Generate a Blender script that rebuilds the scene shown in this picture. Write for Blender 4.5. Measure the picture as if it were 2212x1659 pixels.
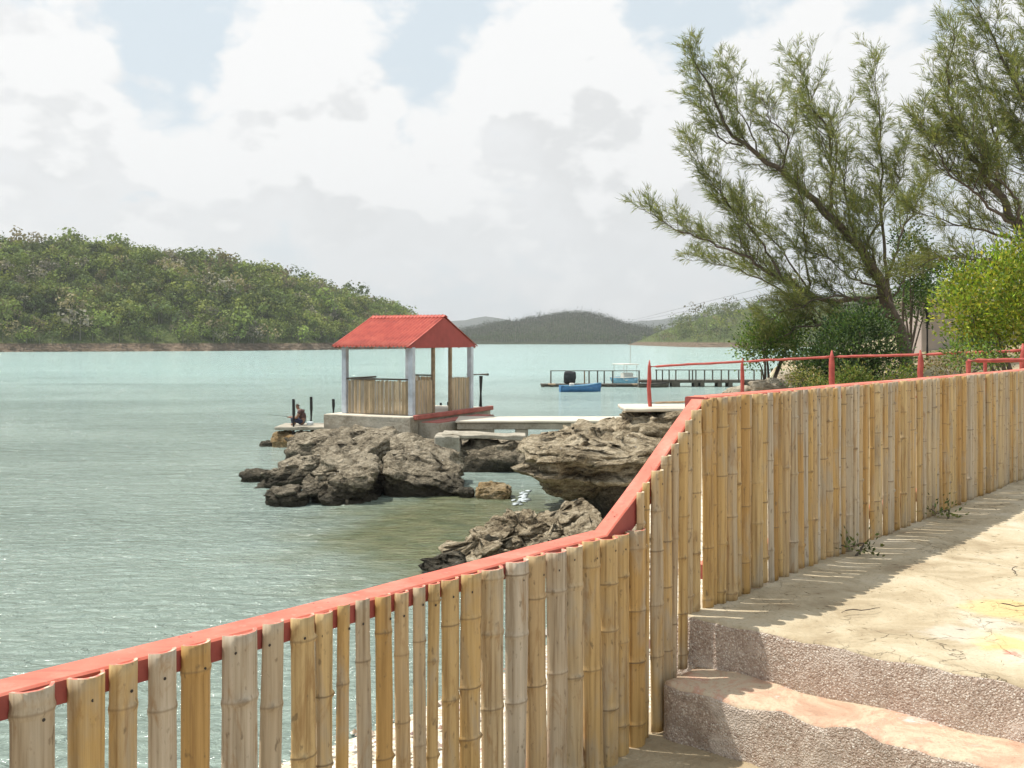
import bpy, bmesh, math, random
import numpy as np
from mathutils import Vector, Matrix, noise as mn
R = math.radians
random.seed(7); rng = np.random.default_rng(7)
for o in list(bpy.data.objects): bpy.data.objects.remove(o)
scene = bpy.context.scene
COL = scene.collection
# ------------------------------------------------------------------ camera
EYE = 3.6                                  # eye height over the water, metres
cam_d = bpy.data.cameras.new('camera'); cam = bpy.data.objects.new('camera', cam_d); COL.objects.link(cam)
cam.location = (0, 0, EYE); cam.rotation_euler = (R(90), 0, 0)
cam_d.sensor_width = 36; cam_d.lens = 35.16; cam_d.shift_y = -0.042
cam_d.clip_start = 0.05; cam_d.clip_end = 30000
scene.camera = cam
# ------------------------------------------------------------------ light
SUN_EL, SUN_AZ = 63.0, -76.0               # azimuth clockwise from +Y
sv = Vector((math.sin(R(SUN_AZ))*math.cos(R(SUN_EL)), math.cos(R(SUN_AZ))*math.cos(R(SUN_EL)), math.sin(R(SUN_EL))))
sun_d = bpy.data.lights.new('sun', 'SUN'); sun = bpy.data.objects.new('sun', sun_d); COL.objects.link(sun)
sun_d.energy = 4.6; sun_d.angle = R(0.5); sun_d.color = (1, 0.95, 0.86)
sun.rotation_euler = sv.to_track_quat('Z', 'Y').to_euler(); sun.location = (-20, 5, 40)
scene.view_settings.view_transform = 'Standard'; scene.view_settings.look = 'None'
scene.view_settings.gamma = 1; scene.view_settings.exposure = 0.18
scene.view_settings.use_curve_mapping = False
cy = scene.cycles
cy.max_bounces = 6; cy.diffuse_bounces = 3; cy.glossy_bounces = 2; cy.transmission_bounces = 3; cy.transparent_max_bounces = 4; cy.volume_bounces = 0
cy.use_adaptive_sampling = True; cy.adaptive_threshold = 0.02

# ------------------------------------------------------------------ node helper
class NT:
    def __init__(s, tree): s.t = tree; s.n = tree.nodes; s.l = tree.links
    def new(s, typ, **kw):
        nd = s.n.new(typ)
        for k, v in kw.items(): setattr(nd, k, v)
        return nd
    def put(s, sock, v):
        if v is None: return
        if hasattr(v, 'is_output') or isinstance(v, bpy.types.NodeSocket): s.l.new(v, sock)
        else:
            try: sock.default_value = v
            except Exception: sock.default_value = tuple(v) + (1,)
    def math(s, op, a, b=None, c=None, clamp=False):
        nd = s.new('ShaderNodeMath', operation=op, use_clamp=clamp)
        for i, v in enumerate((a, b, c)):
            if v is not None: s.put(nd.inputs[i], v)
        return nd.outputs[0]
    def vm(s, op, a, b=None, scale=None):
        nd = s.new('ShaderNodeVectorMath', operation=op)
        s.put(nd.inputs[0], a)
        if b is not None: s.put(nd.inputs[1], b)
        if scale is not None: s.put(nd.inputs['Scale'], scale)
        return nd.outputs['Value'] if op in ('DISTANCE', 'LENGTH', 'DOT_PRODUCT') else nd.outputs[0]
    def noise(s, vec, scale, detail=4, rough=0.55, dist=0.0, out='Fac'):
        nd = s.new('ShaderNodeTexNoise'); s.put(nd.inputs['Vector'], vec)
        s.put(nd.inputs['Scale'], scale); s.put(nd.inputs['Detail'], detail)
        s.put(nd.inputs['Roughness'], rough); s.put(nd.inputs['Distortion'], dist)
        return nd.outputs[out]
    def voro(s, vec, scale, feature='F1', out='Distance'):
        nd = s.new('ShaderNodeTexVoronoi', feature=feature); s.put(nd.inputs['Vector'], vec)
        s.put(nd.inputs['Scale'], scale); return nd.outputs[out]
    def mapr(s, v, a, b, c=0.0, d=1.0, smooth=False):
        nd = s.new('ShaderNodeMapRange'); nd.interpolation_type = 'SMOOTHSTEP' if smooth else 'LINEAR'
        for i, x in enumerate((v, a, b, c, d)): s.put(nd.inputs[i], x)
        return nd.outputs[0]
    def ramp(s, fac, stops, interp='LINEAR'):
        nd = s.new('ShaderNodeValToRGB'); s.put(nd.inputs[0], fac); e = nd.color_ramp.elements
        nd.color_ramp.interpolation = interp
        while len(e) < len(stops): e.new(0.5)
        for el, (p, c) in zip(e, stops): el.position = p; el.color = tuple(c) + (1,)
        return nd.outputs[0]
    def mix(s, f, a, b, mode='MIX'):
        nd = s.new('ShaderNodeMix', data_type='RGBA', blend_type=mode)
        s.put(nd.inputs[0], f); s.put(nd.inputs[6], a); s.put(nd.inputs[7], b); return nd.outputs[2]
    def coord(s, which='Object'): return s.new('ShaderNodeTexCoord').outputs[which]
    def pos(s): return s.new('ShaderNodeNewGeometry').outputs['Position']
    def mapping(s, vec, loc=(0,0,0), rot=(0,0,0), scale=(1,1,1)):
        nd = s.new('ShaderNodeMapping'); s.put(nd.inputs[0], vec)
        nd.inputs[1].default_value = loc; nd.inputs[2].default_value = rot; nd.inputs[3].default_value = scale
        return nd.outputs[0]
    def sep(s, vec):
        nd = s.new('ShaderNodeSeparateXYZ'); s.put(nd.inputs[0], vec); return nd.outputs
    def bump(s, h, strength=0.5, dist=0.01, normal=None):
        nd = s.new('ShaderNodeBump'); s.put(nd.inputs['Strength'], strength); s.put(nd.inputs['Distance'], dist)
        s.put(nd.inputs['Height'], h)
        if normal is not None: s.put(nd.inputs['Normal'], normal)
        return nd.outputs[0]
    def attr(s, name, out='Color'):
        nd = s.new('ShaderNodeAttribute', attribute_name=name); return nd.outputs[out]
    def rnd(s): return s.new('ShaderNodeObjectInfo').outputs['Random']

def mat(name, fn):
    m = bpy.data.materials.new(name); m.use_nodes = True
    t = NT(m.node_tree); b = m.node_tree.nodes['Principled BSDF']
    r = fn(t) or {}
    for k, v in r.items():
        if k == 'surface': t.l.new(v, m.node_tree.nodes['Material Output'].inputs['Surface'])
        else: t.put(b.inputs[k], v)
    return m

# ------------------------------------------------------------------ world: Nishita sky with broken cumulus
S = 2212/1024.0
def dirpx(px, py):
    v = Vector(((px/S-512)/1000, 1, -(py/S-341)/1000)); return v.normalized()
world = bpy.data.worlds.new('World'); scene.world = world; world.use_nodes = True
wt = NT(world.node_tree)
grp = bpy.data.node_groups.new('cloud_density', 'ShaderNodeTree')
grp.interface.new_socket('Vector', in_out='INPUT', socket_type='NodeSocketVector')
grp.interface.new_socket('Density', in_out='OUTPUT', socket_type='NodeSocketFloat')
g = NT(grp); gi = g.new('NodeGroupInput'); go = g.new('NodeGroupOutput')
v0 = gi.outputs[0]
vs = g.mapping(v0, loc=(0.35, 0.1, 0.22), scale=(1, 1, 1.45))
warp = g.noise(vs, 5.5, 5, 0.6, out='Color')
vw = g.vm('ADD', vs, g.vm('SCALE', g.vm('SUBTRACT', warp, (0.5,0.5,0.5)), scale=0.14))
big = g.noise(vw, 3.2, 3, 0.5)
med = g.noise(vw, 8.5, 6, 0.58)
puff = g.voro(g.vm('ADD', vs, g.vm('SCALE', g.vm('SUBTRACT', g.noise(vs, 14, 4, 0.6, out='Color'), (0.5,0.5,0.5)), scale=0.09)), 15, 'F1')
dens = g.math('ADD', g.math('MULTIPLY', big, 0.9), g.math('MULTIPLY', med, 0.62))
puff2 = g.voro(g.vm('ADD', vs, g.vm('SCALE', g.vm('SUBTRACT', warp, (0.5,0.5,0.5)), scale=0.07)), 34, 'F1')
dens = g.math('SUBTRACT', g.math('SUBTRACT', dens, g.math('MULTIPLY', puff, 0.42)), g.math('MULTIPLY', puff2, 0.26))
dens = g.math('ADD', dens, 0.16)
vwd = g.vm('ADD', v0, g.vm('SCALE', g.vm('SUBTRACT', warp, (0.5,0.5,0.5)), scale=0.13))
# cumulus heaps and the blue gaps between them
blobs = [(650,150,.115,.34),(560,330,.13,.30),(720,300,.10,.20),(1130,170,.10,.36),(1270,210,.10,.28),(90,240,.09,.34),(60,60,.12,.16),
         (1720,80,.07,.30),(860,440,.10,.22),(330,470,.10,.2),(1650,270,.14,.24),(1950,300,.14,.22),(960,490,.07,.2),(760,420,.06,.2),(120,520,.1,.18),(1230,420,.08,.14),(600,560,.1,.12),(1500,480,.09,.14),(220,400,.05,-.12),(1080,360,.05,-.12),(640,470,.05,-.14),(1250,520,.2,.16),(2000,150,.12,.22),(1330,330,.13,.22),
         (380,170,.085,-.34),(300,330,.07,-.16),(960,75,.06,-.22),(1500,20,.10,-.26),(1900,50,.06,-.24),(860,90,.05,-.16),(430,30,.07,-.14),(1450,170,.045,-.14)]
for (bx_, by_, br_, ba_) in blobs:
    d = g.vm('DISTANCE', vwd, tuple(dirpx(bx_, by_)))
    dens = g.math('ADD', dens, g.mapr(d, br_*1.35, br_*0.2, 0, ba_, True))
g.l.new(dens, go.inputs[0])
def cloud(vec):
    nd = wt.new('ShaderNodeGroup'); nd.node_tree = grp; wt.put(nd.inputs[0], vec); return nd.outputs[0]
wd = wt.coord('Generated')
d0 = cloud(wd)
d1 = cloud(wt.vm('ADD', wd, tuple(sv*0.028 + Vector((0,0,0.024)))))
sky = wt.new('ShaderNodeTexSky', sky_type='NISHITA', sun_disc=False)
sky.sun_elevation = R(SUN_EL); sky.sun_rotation = R(SUN_AZ); sky.air_density = 1.0; sky.dust_density = 2.5; sky.ozone_density = 1.0
cov = wt.mapr(d0, 0.55, 0.86, 0, 1, True)
thick = wt.mapr(d0, 0.7, 1.3, 0, 1, True)
lit = wt.mapr(wt.math('SUBTRACT', d0, d1), -0.13, 0.11, 0, 1, True)
grey = wt.mix(thick, (8.05,8.09,8.13,1), (7.15,7.2,7.2,1))
ccol = wt.mix(lit, grey, (8.95,8.92,8.85,1))
blue = wt.mix(0.86, sky.outputs[0], (6.7,7.6,8.15,1))        # thin cirrus veil in the clear gaps
hz = wt.mapr(wt.sep(wd)[2], 0.0, 0.16, 1, 0, True)
col = wt.mix(cov, blue, ccol)
col = wt.mix(wt.math('MULTIPLY', hz, 0.55), col, (8.3,8.32,8.15,1))
bg = world.node_tree.nodes['Background']
world.cycles.sampling_method = 'MANUAL'; world.cycles.sample_map_resolution = 512
wt.l.new(col, bg.inputs[0]); bg.inputs[1].default_value = 0.1

# ------------------------------------------------------------------ object helpers
def tag(o, label=None, cat=None, group=None, kind=None):
    if label: o['label'] = label
    if cat: o['category'] = cat
    if group: o['group'] = group
    if kind: o['kind'] = kind
    return o
def empty(name, loc=(0,0,0), rz=0):
    o = bpy.data.objects.new(name, None); COL.objects.link(o); o.location = loc; o.rotation_euler = (0,0,rz)
    o.empty_display_size = 0.1; return o
def link(name, me, material=None, parent=None, loc=(0,0,0)):
    o = bpy.data.objects.new(name, me); COL.objects.link(o); o.location = loc
    if parent is not None: o.parent = parent
    if material is not None and len(me.materials) == 0: me.materials.append(material)
    return o
def obj(name, bm, material=None, parent=None, loc=(0,0,0), smooth=False):
    me = bpy.data.meshes.new(name); bm.normal_update(); bm.to_mesh(me); bm.free()
    if smooth: me.shade_smooth()
    return link(name, me, material, parent, loc)
def quads_mesh(name, Q, cols=None):
    """Q (n,4,3) array of loose quads; cols (n,3) face colours"""
    n = len(Q); me = bpy.data.meshes.new(name)
    me.vertices.add(n*4); me.vertices.foreach_set('co', np.asarray(Q, np.float32).reshape(-1))
    me.loops.add(n*4); me.loops.foreach_set('vertex_index', np.arange(n*4, dtype=np.int32))
    me.polygons.add(n); me.polygons.foreach_set('loop_start', np.arange(0, n*4, 4, dtype=np.int32))
    me.update(calc_edges=True)
    if cols is not None:
        a = me.attributes.new('col', 'FLOAT_COLOR', 'FACE')
        c = np.ones((n,4), np.float32); c[:,:3] = cols; a.data.foreach_set('color', c.reshape(-1))
    return me
def box(bm, x0, x1, y0, y1, z0, z1, bev=0.0, M=None):
    vs = [bm.verts.new((x,y,z)) for z in (z0,z1) for y in (y0,y1) for x in (x0,x1)]
    f = [(0,2,3,1),(4,5,7,6),(0,1,5,4),(2,6,7,3),(0,4,6,2),(1,3,7,5)]
    fs = [bm.faces.new([vs[i] for i in q]) for q in f]
    if bev > 0:
        es = list({e for q in fs for e in q.edges})
        r = bmesh.ops.bevel(bm, geom=es, offset=bev, segments=1, affect='EDGES')
        vs = list({v for v in vs if v.is_valid} | set(r['verts']))
    if M is not None: bmesh.ops.transform(bm, matrix=M, verts=vs)
    return vs
def frame(d):
    d = Vector(d).normalized(); up = Vector((0,0,1)) if abs(d.z) < 0.95 else Vector((1,0,0))
    a = d.cross(up).normalized(); return a, a.cross(d).normalized(), d
def tube(bm, pts, rad, seg=8, cap=True):
    pts = [Vector(p) for p in pts]; rings = []
    if not hasattr(rad, '__len__'): rad = [rad]*len(pts)
    a = None
    for i, p in enumerate(pts):
        t = (pts[min(i+1,len(pts)-1)] - pts[max(i-1,0)]).normalized()
        if a is None: a, b, _ = frame(t)
        else:
            a = (a - t*a.dot(t)).normalized(); b = t.cross(a)
        rings.append([bm.verts.new(p + (a*math.cos(k*2*math.pi/seg) + b*math.sin(k*2*math.pi/seg))*rad[i]) for k in range(seg)])
    for r0, r1 in zip(rings, rings[1:]):
        for k in range(seg): bm.faces.new((r0[k], r0[(k+1)%seg], r1[(k+1)%seg], r1[k]))
    if cap: bm.faces.new(rings[0][::-1]); bm.faces.new(rings[-1])
def spline(pts, n=8):
    P = [Vector(p) for p in pts]; P = [P[0]*2-P[1]] + P + [P[-1]*2-P[-2]]; out = []
    for i in range(1, len(P)-2):
        for k in range(n):
            t = k/n; a,b,c,d = P[i-1],P[i],P[i+1],P[i+2]
            out.append(0.5*((2*b)+(c-a)*t+(2*a-5*b+4*c-d)*t*t+(3*b-a-3*c+d)*t**3))
    out.append(P[-2]); return out
def W(px, py, depth):                    # point seen at (px,py) of the 2212-wide view, at its true depth
    return Vector(((px/S-512)/1000*depth, depth, EYE-(py/S-341)/1000*depth))
def sstep(a, b, x):
    t = np.clip((x-a)/(b-a), 0, 1); return t*t*(3-2*t)

# ------------------------------------------------------------------ materials
def simple(name, c, rough=0.7, var=0.25, scale=6, bump=0.2, bd=0.004, metal=0.0):
    def f(t):
        p = t.coord(); n = t.noise(p, scale, 6, 0.6)
        k = t.mapr(n, 0.3, 0.7, 1-var, 1+var)
        cc = t.vm('SCALE', tuple(c), scale=k)
        return {'Base Color': cc, 'Roughness': rough, 'Metallic': metal,
                'Normal': t.bump(t.noise(p, scale*8, 4, 0.6), bump, bd)}
    return mat(name, f)
def m_bamboo(t):
    p = t.coord(); r = t.rnd()
    off = t.vm('ADD', p, t.vm('SCALE', (31.0, 17.0, 53.0), scale=r))
    base = t.ramp(r, [(0.0,(.44,.26,.09)),(.2,(.54,.355,.14)),(.4,(.50,.34,.15)),(.55,(.58,.42,.21)),(.66,(.47,.385,.28)),(.8,(.52,.335,.13)),(.92,(.50,.405,.29)),(1.0,(.52,.46,.38))], 'LINEAR')
    st = t.noise(t.mapping(off, scale=(60,60,1.6)), 1.0, 5, 0.6)
    blot = t.noise(t.mapping(off, scale=(7,7,2.0)), 1.0, 5, 0.6, 0.6)
    weather = t.mapr(blot, 0.46, 0.68, 0, 0.75, True)
    c = t.mix(weather, base, (.42,.36,.28,1))
    c = t.mix(1.0, c, t.ramp(st, [(.28,(.50,.42,.33)),(.44,(.88,.85,.80)),(.58,(1.05,1.04,1.02)),(.75,(1.22,1.2,1.16))]), 'MULTIPLY')
    bro = t.noise(t.mapping(off, scale=(14,14,3.2)), 1.0, 6, 0.7, 1.0)
    c = t.mix(t.mapr(bro, .53, .70, 0, .7, True), c, (.30,.165,.06,1))
    fle = t.noise(t.mapping(off, scale=(50,50,24)), 1.0, 3, 0.5)
    c = t.mix(t.mapr(fle, 0.635, 0.72, 0, 0.6), c, (.13,.09,.05,1))
    ring = t.attr('ring', 'Fac')
    c = t.mix(t.math('MULTIPLY', ring, 0.95), c, (.16,.11,.06,1))
    return {'Base Color': c, 'Roughness': 0.55, 'Specular IOR Level': 0.35, 'Normal': t.bump(t.math('ADD', st, t.math('MULTIPLY', blot, 0.5)), 0.35, 0.004)}
M_bamboo = mat('bamboo', m_bamboo)
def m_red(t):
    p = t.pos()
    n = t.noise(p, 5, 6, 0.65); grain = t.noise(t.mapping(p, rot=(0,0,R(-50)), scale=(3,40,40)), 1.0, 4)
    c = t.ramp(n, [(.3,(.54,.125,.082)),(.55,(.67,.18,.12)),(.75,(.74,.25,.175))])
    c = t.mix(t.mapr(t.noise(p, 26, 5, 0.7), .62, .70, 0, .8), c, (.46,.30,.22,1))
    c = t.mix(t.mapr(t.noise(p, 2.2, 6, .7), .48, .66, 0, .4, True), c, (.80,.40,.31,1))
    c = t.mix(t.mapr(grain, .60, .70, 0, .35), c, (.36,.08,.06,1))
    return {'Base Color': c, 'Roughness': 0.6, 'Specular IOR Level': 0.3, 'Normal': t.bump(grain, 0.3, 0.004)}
M_red = mat('coral_red_paint', m_red)
def m_redrim(t):
    p = t.pos(); n = t.noise(p, 30, 4, 0.6)
    return {'Base Color': t.mix(t.mapr(n, .5, .62), (.66,.17,.12,1), (.70,.55,.40,1)), 'Roughness': 0.6}
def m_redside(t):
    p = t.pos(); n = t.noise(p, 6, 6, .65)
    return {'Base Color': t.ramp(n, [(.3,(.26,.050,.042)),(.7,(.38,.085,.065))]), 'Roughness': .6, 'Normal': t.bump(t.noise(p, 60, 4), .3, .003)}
M_redside = mat('shaded_side_red', m_redside)  # rail sides: shade painted in as a darker red than the top
def m_redpole(t):
    p = t.pos(); n = t.noise(p, 7, 6, .65)
    return {'Base Color': t.ramp(n, [(.3,(.34,.055,.045)),(.55,(.46,.085,.065)),(.75,(.55,.14,.11))]), 'Roughness': .65, 'Normal': t.bump(n, .4, .01)}
M_redpole = mat('red_pole_paint', m_redpole)
M_redrim = mat('painted_cut_end', m_redrim)
M_rim = simple('pale_cut_end', (.72,.62,.45), 0.7, .15, 40)
M_nail = simple('rusty_nail', (.03,.022,.018), 0.6, .2)
def m_conc(t):
    p = t.pos()
    n = t.noise(p, 2.3, 8, 0.68, 0.5); n2 = t.noise(p, 60, 3, 0.6)
    c = t.ramp(n, [(.30,(.31,.235,.15)),(.42,(.42,.34,.225)),(.52,(.52,.435,.30)),(.62,(.58,.50,.37)),(.74,(.64,.59,.49))])
    c = t.mix(t.mapr(n2, .55, .72, 0, .5), c, (.30,.24,.16,1))
    wv = t.vm('ADD', p, t.vm('SCALE', t.noise(p, 5, 4, 0.6, out='Color'), scale=0.25))
    e = t.voro(wv, 2.1, 'DISTANCE_TO_EDGE')
    crk = t.math('MULTIPLY', t.mapr(e, 0.0, 0.008, .75, 0), t.mapr(t.noise(p, 1.1, 2), .52, .60))
    e2 = t.voro(t.vm('ADD', wv, (4.,2.,1.)), 6.0, 'DISTANCE_TO_EDGE')
    crk2 = t.math('MULTIPLY', t.mapr(e2, 0.0, 0.012, .5, 0), t.mapr(t.noise(p, 1.4, 2), .52, .60))
    ck = t.math('MAXIMUM', crk, crk2)
    pn = t.math('MULTIPLY', t.math('SUBTRACT', t.noise(p, 7, 5, .65), .5), .34)
    for (cx, cy, rr, pc) in ((2.06,4.2,.16,(.78,.50,.16)),(2.36,4.72,.26,(.74,.52,.20)),(2.02,4.06,.035,(.62,.13,.10))):
        d = t.math('ADD', t.vm('DISTANCE', t.mapping(p, scale=(1,1,0)), (cx,cy,0)), pn)
        c = t.mix(t.mapr(d, rr, rr*.5, 0, .55, True), c, pc+(1,))
    for (cx, cy, rr) in ((1.93,4.33,.18),(2.15,4.5,.14)):
        d = t.math('ADD', t.vm('DISTANCE', t.mapping(p, scale=(1,1,0)), (cx,cy,0)), pn)
        c = t.mix(t.mapr(d, rr, rr*.4, 0, .4, True), c, (.72,.69,.62,1))
    c = t.mix(ck, c, (.13,.10,.065,1))
    h = t.math('SUBTRACT', t.math('ADD', t.math('MULTIPLY', n, .6), t.math('MULTIPLY', n2, .5)), t.math('MULTIPLY', ck, .9))
    return {'Base Color': c, 'Roughness': 0.9, 'Specular IOR Level': 0.2, 'Normal': t.bump(h, 0.7, 0.014)}
M_conc = mat('sandy_concrete', m_conc)
def m_aggr(t):
    p = t.pos(); u = t.vm('ADD', p, t.vm('SCALE', t.noise(p, 40, 2, out='Color'), scale=0.02))
    cell = t.voro(u, 120, 'F1', 'Color'); d = t.voro(u, 120, 'F1', 'Distance')
    r = t.sep(cell)[0]
    c = t.ramp(r, [(.0,(.33,.24,.19)),(.3,(.52,.41,.335)),(.6,(.66,.55,.465)),(.85,(.78,.70,.61)),(1,(.84,.78,.71))])
    c = t.mix(t.mapr(d, .32, .62, 0, .75), c, (.42,.325,.265,1))
    pat = t.noise(p, 5, 5, .6, .5)
    c = t.mix(t.mapr(pat, .52, .66, 0, .7, True), c, (.70,.61,.53,1))
    c = t.mix(t.mapr(t.noise(p, 3.1, 6, .7, 1.0), .5, .64, 0, .55, True), c, (.30,.235,.185,1))
    nrm = t.sep(t.new('ShaderNodeNewGeometry').outputs['True Normal'])[2]
    z = t.sep(p)[2]
    return {'Base Color': c, 'Roughness': 0.85, 'Specular IOR Level': .25, 'Normal': t.bump(t.math('ADD', t.math('MULTIPLY', t.mapr(d, 0, .7, 1, 0), 1.0), t.math('MULTIPLY', pat, 1.5)), 0.7, 0.009)}
M_aggr = mat('exposed_pebble_aggregate', m_aggr)
def m_tread(t):
    p = t.pos(); n = t.noise(p, 4, 8, 0.7, 0.5); n2 = t.noise(p, 70, 3)
    c = t.ramp(n, [(.3,(.46,.29,.20)),(.44,(.58,.38,.27)),(.52,(.60,.50,.36)),(.6,(.58,.34,.24)),(.7,(.74,.69,.62))])
    c = t.mix(t.mapr(n2, .58, .72, 0, .6), c, (.33,.22,.17,1))
    return {'Base Color': c, 'Roughness': 0.9, 'Specular IOR Level': .2, 'Normal': t.bump(t.math('ADD', n, n2), .6, .01)}
M_tread = mat('worn_pink_tread', m_tread)
def rockmat(name, dark, mid, light, wet=True, orange=0.0):
    def f(t):
        p = t.pos()
        n = t.noise(p, 1.3, 8, 0.65, 0.4); n2 = t.noise(t.mapping(p, scale=(1,1,2.4)), 6, 7, 0.7, 0.3); n3 = t.noise(p, 28, 4, .7)
        pit = t.voro(t.vm('ADD', p, t.vm('SCALE', t.noise(p, 6, 3, out='Color'), scale=.25)), 7.5, 'F1')
        k = t.math('ADD', t.math('MULTIPLY', n, .45), t.math('ADD', t.math('MULTIPLY', n2, .4), t.math('MULTIPLY', n3, .25)))
        c = t.ramp(k, [(.43,dark),(.525,mid),(.63,light)])
        if orange: c = t.mix(t.mapr(t.noise(p, 2.2, 4), .5, .62, 0, orange), c, (.46,.27,.11,1))
        spots = t.noise(p, 9, 2, .4); c = t.mix(t.mapr(spots, .74, .77), c, (.62,.58,.5,1))
        if wet:
            zz = t.math('ADD', t.sep(p)[2], t.math('MULTIPLY', t.math('SUBTRACT', n2, .5), .5))
            c = t.mix(t.mapr(zz, .14, .62, .88, 0, True), c, (.040,.036,.026,1))
        h = t.math('ADD', t.math('MULTIPLY', n2, .6), t.math('ADD', t.math('MULTIPLY', n3, .28), t.math('MULTIPLY', pit, .45)))
        return {'Base Color': c, 'Roughness': 0.9, 'Specular IOR Level': .2, 'Normal': t.bump(h, 1.0, 0.20)}
    return mat(name, f)
M_rock = rockmat('grey_limestone', (.06,.049,.034), (.255,.212,.148), (.52,.445,.33))
M_rock2 = rockmat('pale_pitted_limestone', (.085,.062,.038), (.34,.27,.175), (.64,.54,.385), wet=False)
M_rockO = rockmat('ochre_limestone', (.15,.10,.05), (.34,.24,.12), (.48,.38,.24), wet=False, orange=.7)
M_rubble = rockmat('pale_rubble', (.28,.22,.15), (.50,.42,.31), (.66,.58,.46), wet=False)
def m_ground(t):
    p = t.pos(); z = t.sep(p)[2]; n = t.noise(p, .9, 7, .62, .3); n2 = t.noise(p, 14, 4, .6)
    soil = t.ramp(n, [(.3,(.26,.20,.12)),(.5,(.40,.32,.21)),(.7,(.50,.42,.29))])
    peb = t.sep(t.voro(p, 22, 'F1', 'Color'))[0]
    sand = t.ramp(peb, [(.0,(.42,.34,.26)),(.3,(.66,.58,.44)),(.7,(.76,.69,.55)),(1,(.82,.77,.68))])
    c = t.mix(t.mapr(z, .8, 1.5, 0, 1, True), sand, soil)
    grass = t.mapr(t.noise(p, .35, 5, .6), .5, .6, 0, .7)
    far = t.mapr(t.sep(p)[1], 24, 34)
    c = t.mix(t.math('MULTIPLY', grass, far), c, (.12,.15,.05,1))
    return {'Base Color': c, 'Roughness': .95, 'Specular IOR Level': .15, 'Normal': t.bump(t.math('ADD', n2, t.math('MULTIPLY', peb, .4)), .8, .03)}
M_ground = mat('sandy_ground', m_ground)
def m_water(t):
    p = t.pos(); xyz = t.sep(p)
    y = xyz[1]
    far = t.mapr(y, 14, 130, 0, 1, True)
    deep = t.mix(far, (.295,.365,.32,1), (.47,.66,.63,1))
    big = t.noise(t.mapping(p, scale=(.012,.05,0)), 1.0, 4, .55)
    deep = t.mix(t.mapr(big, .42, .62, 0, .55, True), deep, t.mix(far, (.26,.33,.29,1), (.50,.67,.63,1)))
    nn = t.math('MULTIPLY', t.math('SUBTRACT', t.noise(p, .5, 5, .6), .5), 3.2)
    d = t.math('ADD', t.vm('DISTANCE', t.mapping(p, scale=(1,.62,0)), (-0.9,12.0,0)), nn)   # olive shallows over the rocky bottom
    sh = t.mapr(d, 4.3, 1.4, 0, 1, True)
    bott = t.noise(p, 1.6, 5, .65)
    deep = t.mix(t.math('MULTIPLY', sh, .92), deep, t.ramp(bott, [(.35,(.095,.108,.042)),(.55,(.14,.14,.058)),(.7,(.18,.168,.078))]))
    w1 = t.noise(t.mapping(p, rot=(0,0,R(14)), scale=(2.4,5.6,0)), 1.0, 4, .6, .9)
    w2 = t.noise(t.mapping(p, rot=(0,0,R(-20)), scale=(.55,1.5,0)), 1.0, 3, .55, .6)
    w3 = t.noise(t.mapping(p, rot=(0,0,R(6)), scale=(.06,.22,0)), 1.0, 2, .5, .4)
    h = t.math('ADD', t.math('MULTIPLY', w1, .42), t.math('ADD', t.math('MULTIPLY', w2, .6), t.math('MULTIPLY', w3, .5)))
    calm = t.mapr(sh, 0, 1, 1, .55)
    wind = t.mapr(t.noise(t.mapping(p, rot=(0,0,R(-12)), scale=(.05,.14,0)), 1.0, 4, .6, .5), .36, .64, .6, 1.0)
    nb = t.bump(h, t.math('MULTIPLY', t.math('MULTIPLY', calm, wind), .85), 1.0)
    return {'Base Color': deep, 'Roughness': .09, 'IOR': 1.33, 'Specular IOR Level': .5, 'Normal': nb}
M_water = mat('bay_water', m_water)
def leafmat(name, trans=.35, rough=.6, gain=1.0):
    def f(t):
        c = t.attr('col'); c = t.vm('SCALE', c, scale=gain)
        d = t.new('ShaderNodeBsdfPrincipled'); t.put(d.inputs['Base Color'], c); d.inputs['Roughness'].default_value = rough
        d.inputs['Specular IOR Level'].default_value = .25
        tr = t.new('ShaderNodeBsdfTranslucent'); t.put(tr.inputs[0], t.vm('MULTIPLY', c, (1.25,1.25,.6)))
        mx = t.new('ShaderNodeMixShader'); mx.inputs[0].default_value = trans
        t.l.new(d.outputs[0], mx.inputs[1]); t.l.new(tr.outputs[0], mx.inputs[2])
        return {'surface': mx.outputs[0]}
    return mat(name, f)
M_leaf = leafmat('leaves', .35)
M_needle = leafmat('needles', .5, .7)
M_canopy = leafmat('far_canopy', .25, .8)
M_bark = simple('bark', (.13,.10,.075), .95, .35, 9, .8, .02)
M_white = simple('grey_white_paint', (.54,.58,.63), .7, .3, 2.2)
def m_roof(t):
    p = t.pos(); n = t.noise(p, 2.4, 7, .7)
    return {'Base Color': t.ramp(n, [(.3,(.36,.062,.043)),(.48,(.52,.10,.068)),(.62,(.60,.135,.09)),(.75,(.68,.24,.17))]), 'Roughness': .5, 'Normal': t.bump(t.noise(p, 9, 4), .15, .01)}
M_roof = mat('red_corrugated', m_roof)
M_gable = simple('dark_red_board', (.37,.065,.055), .7, .15, 3)
M_wood = simple('weathered_timber', (.30,.215,.13), .85, .35, 7, .4, .01)
M_dark = simple('black_timber', (.022,.020,.018), .7, .3, 8)
M_darkwood = simple('dark_jetty_timber', (.10,.085,.065), .85, .35, 4)
def m_plinth(t):
    p = t.pos(); n = t.noise(p, 1.4, 7, .65, .4); n2 = t.noise(p, 16, 5, .65)
    c = t.ramp(t.math('ADD', t.math('MULTIPLY', n, .7), t.math('MULTIPLY', n2, .3)), [(.34,(.21,.175,.125)),(.5,(.40,.36,.285)),(.66,(.55,.50,.41))])
    return {'Base Color': c, 'Roughness': .9, 'Normal': t.bump(n2, .7, .03)}
M_plinth = mat('stained_concrete', m_plinth)
M_deck = simple('sun_bleached_concrete', (.66,.60,.49), .9, .15, 2.5, .3, .01)
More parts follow.
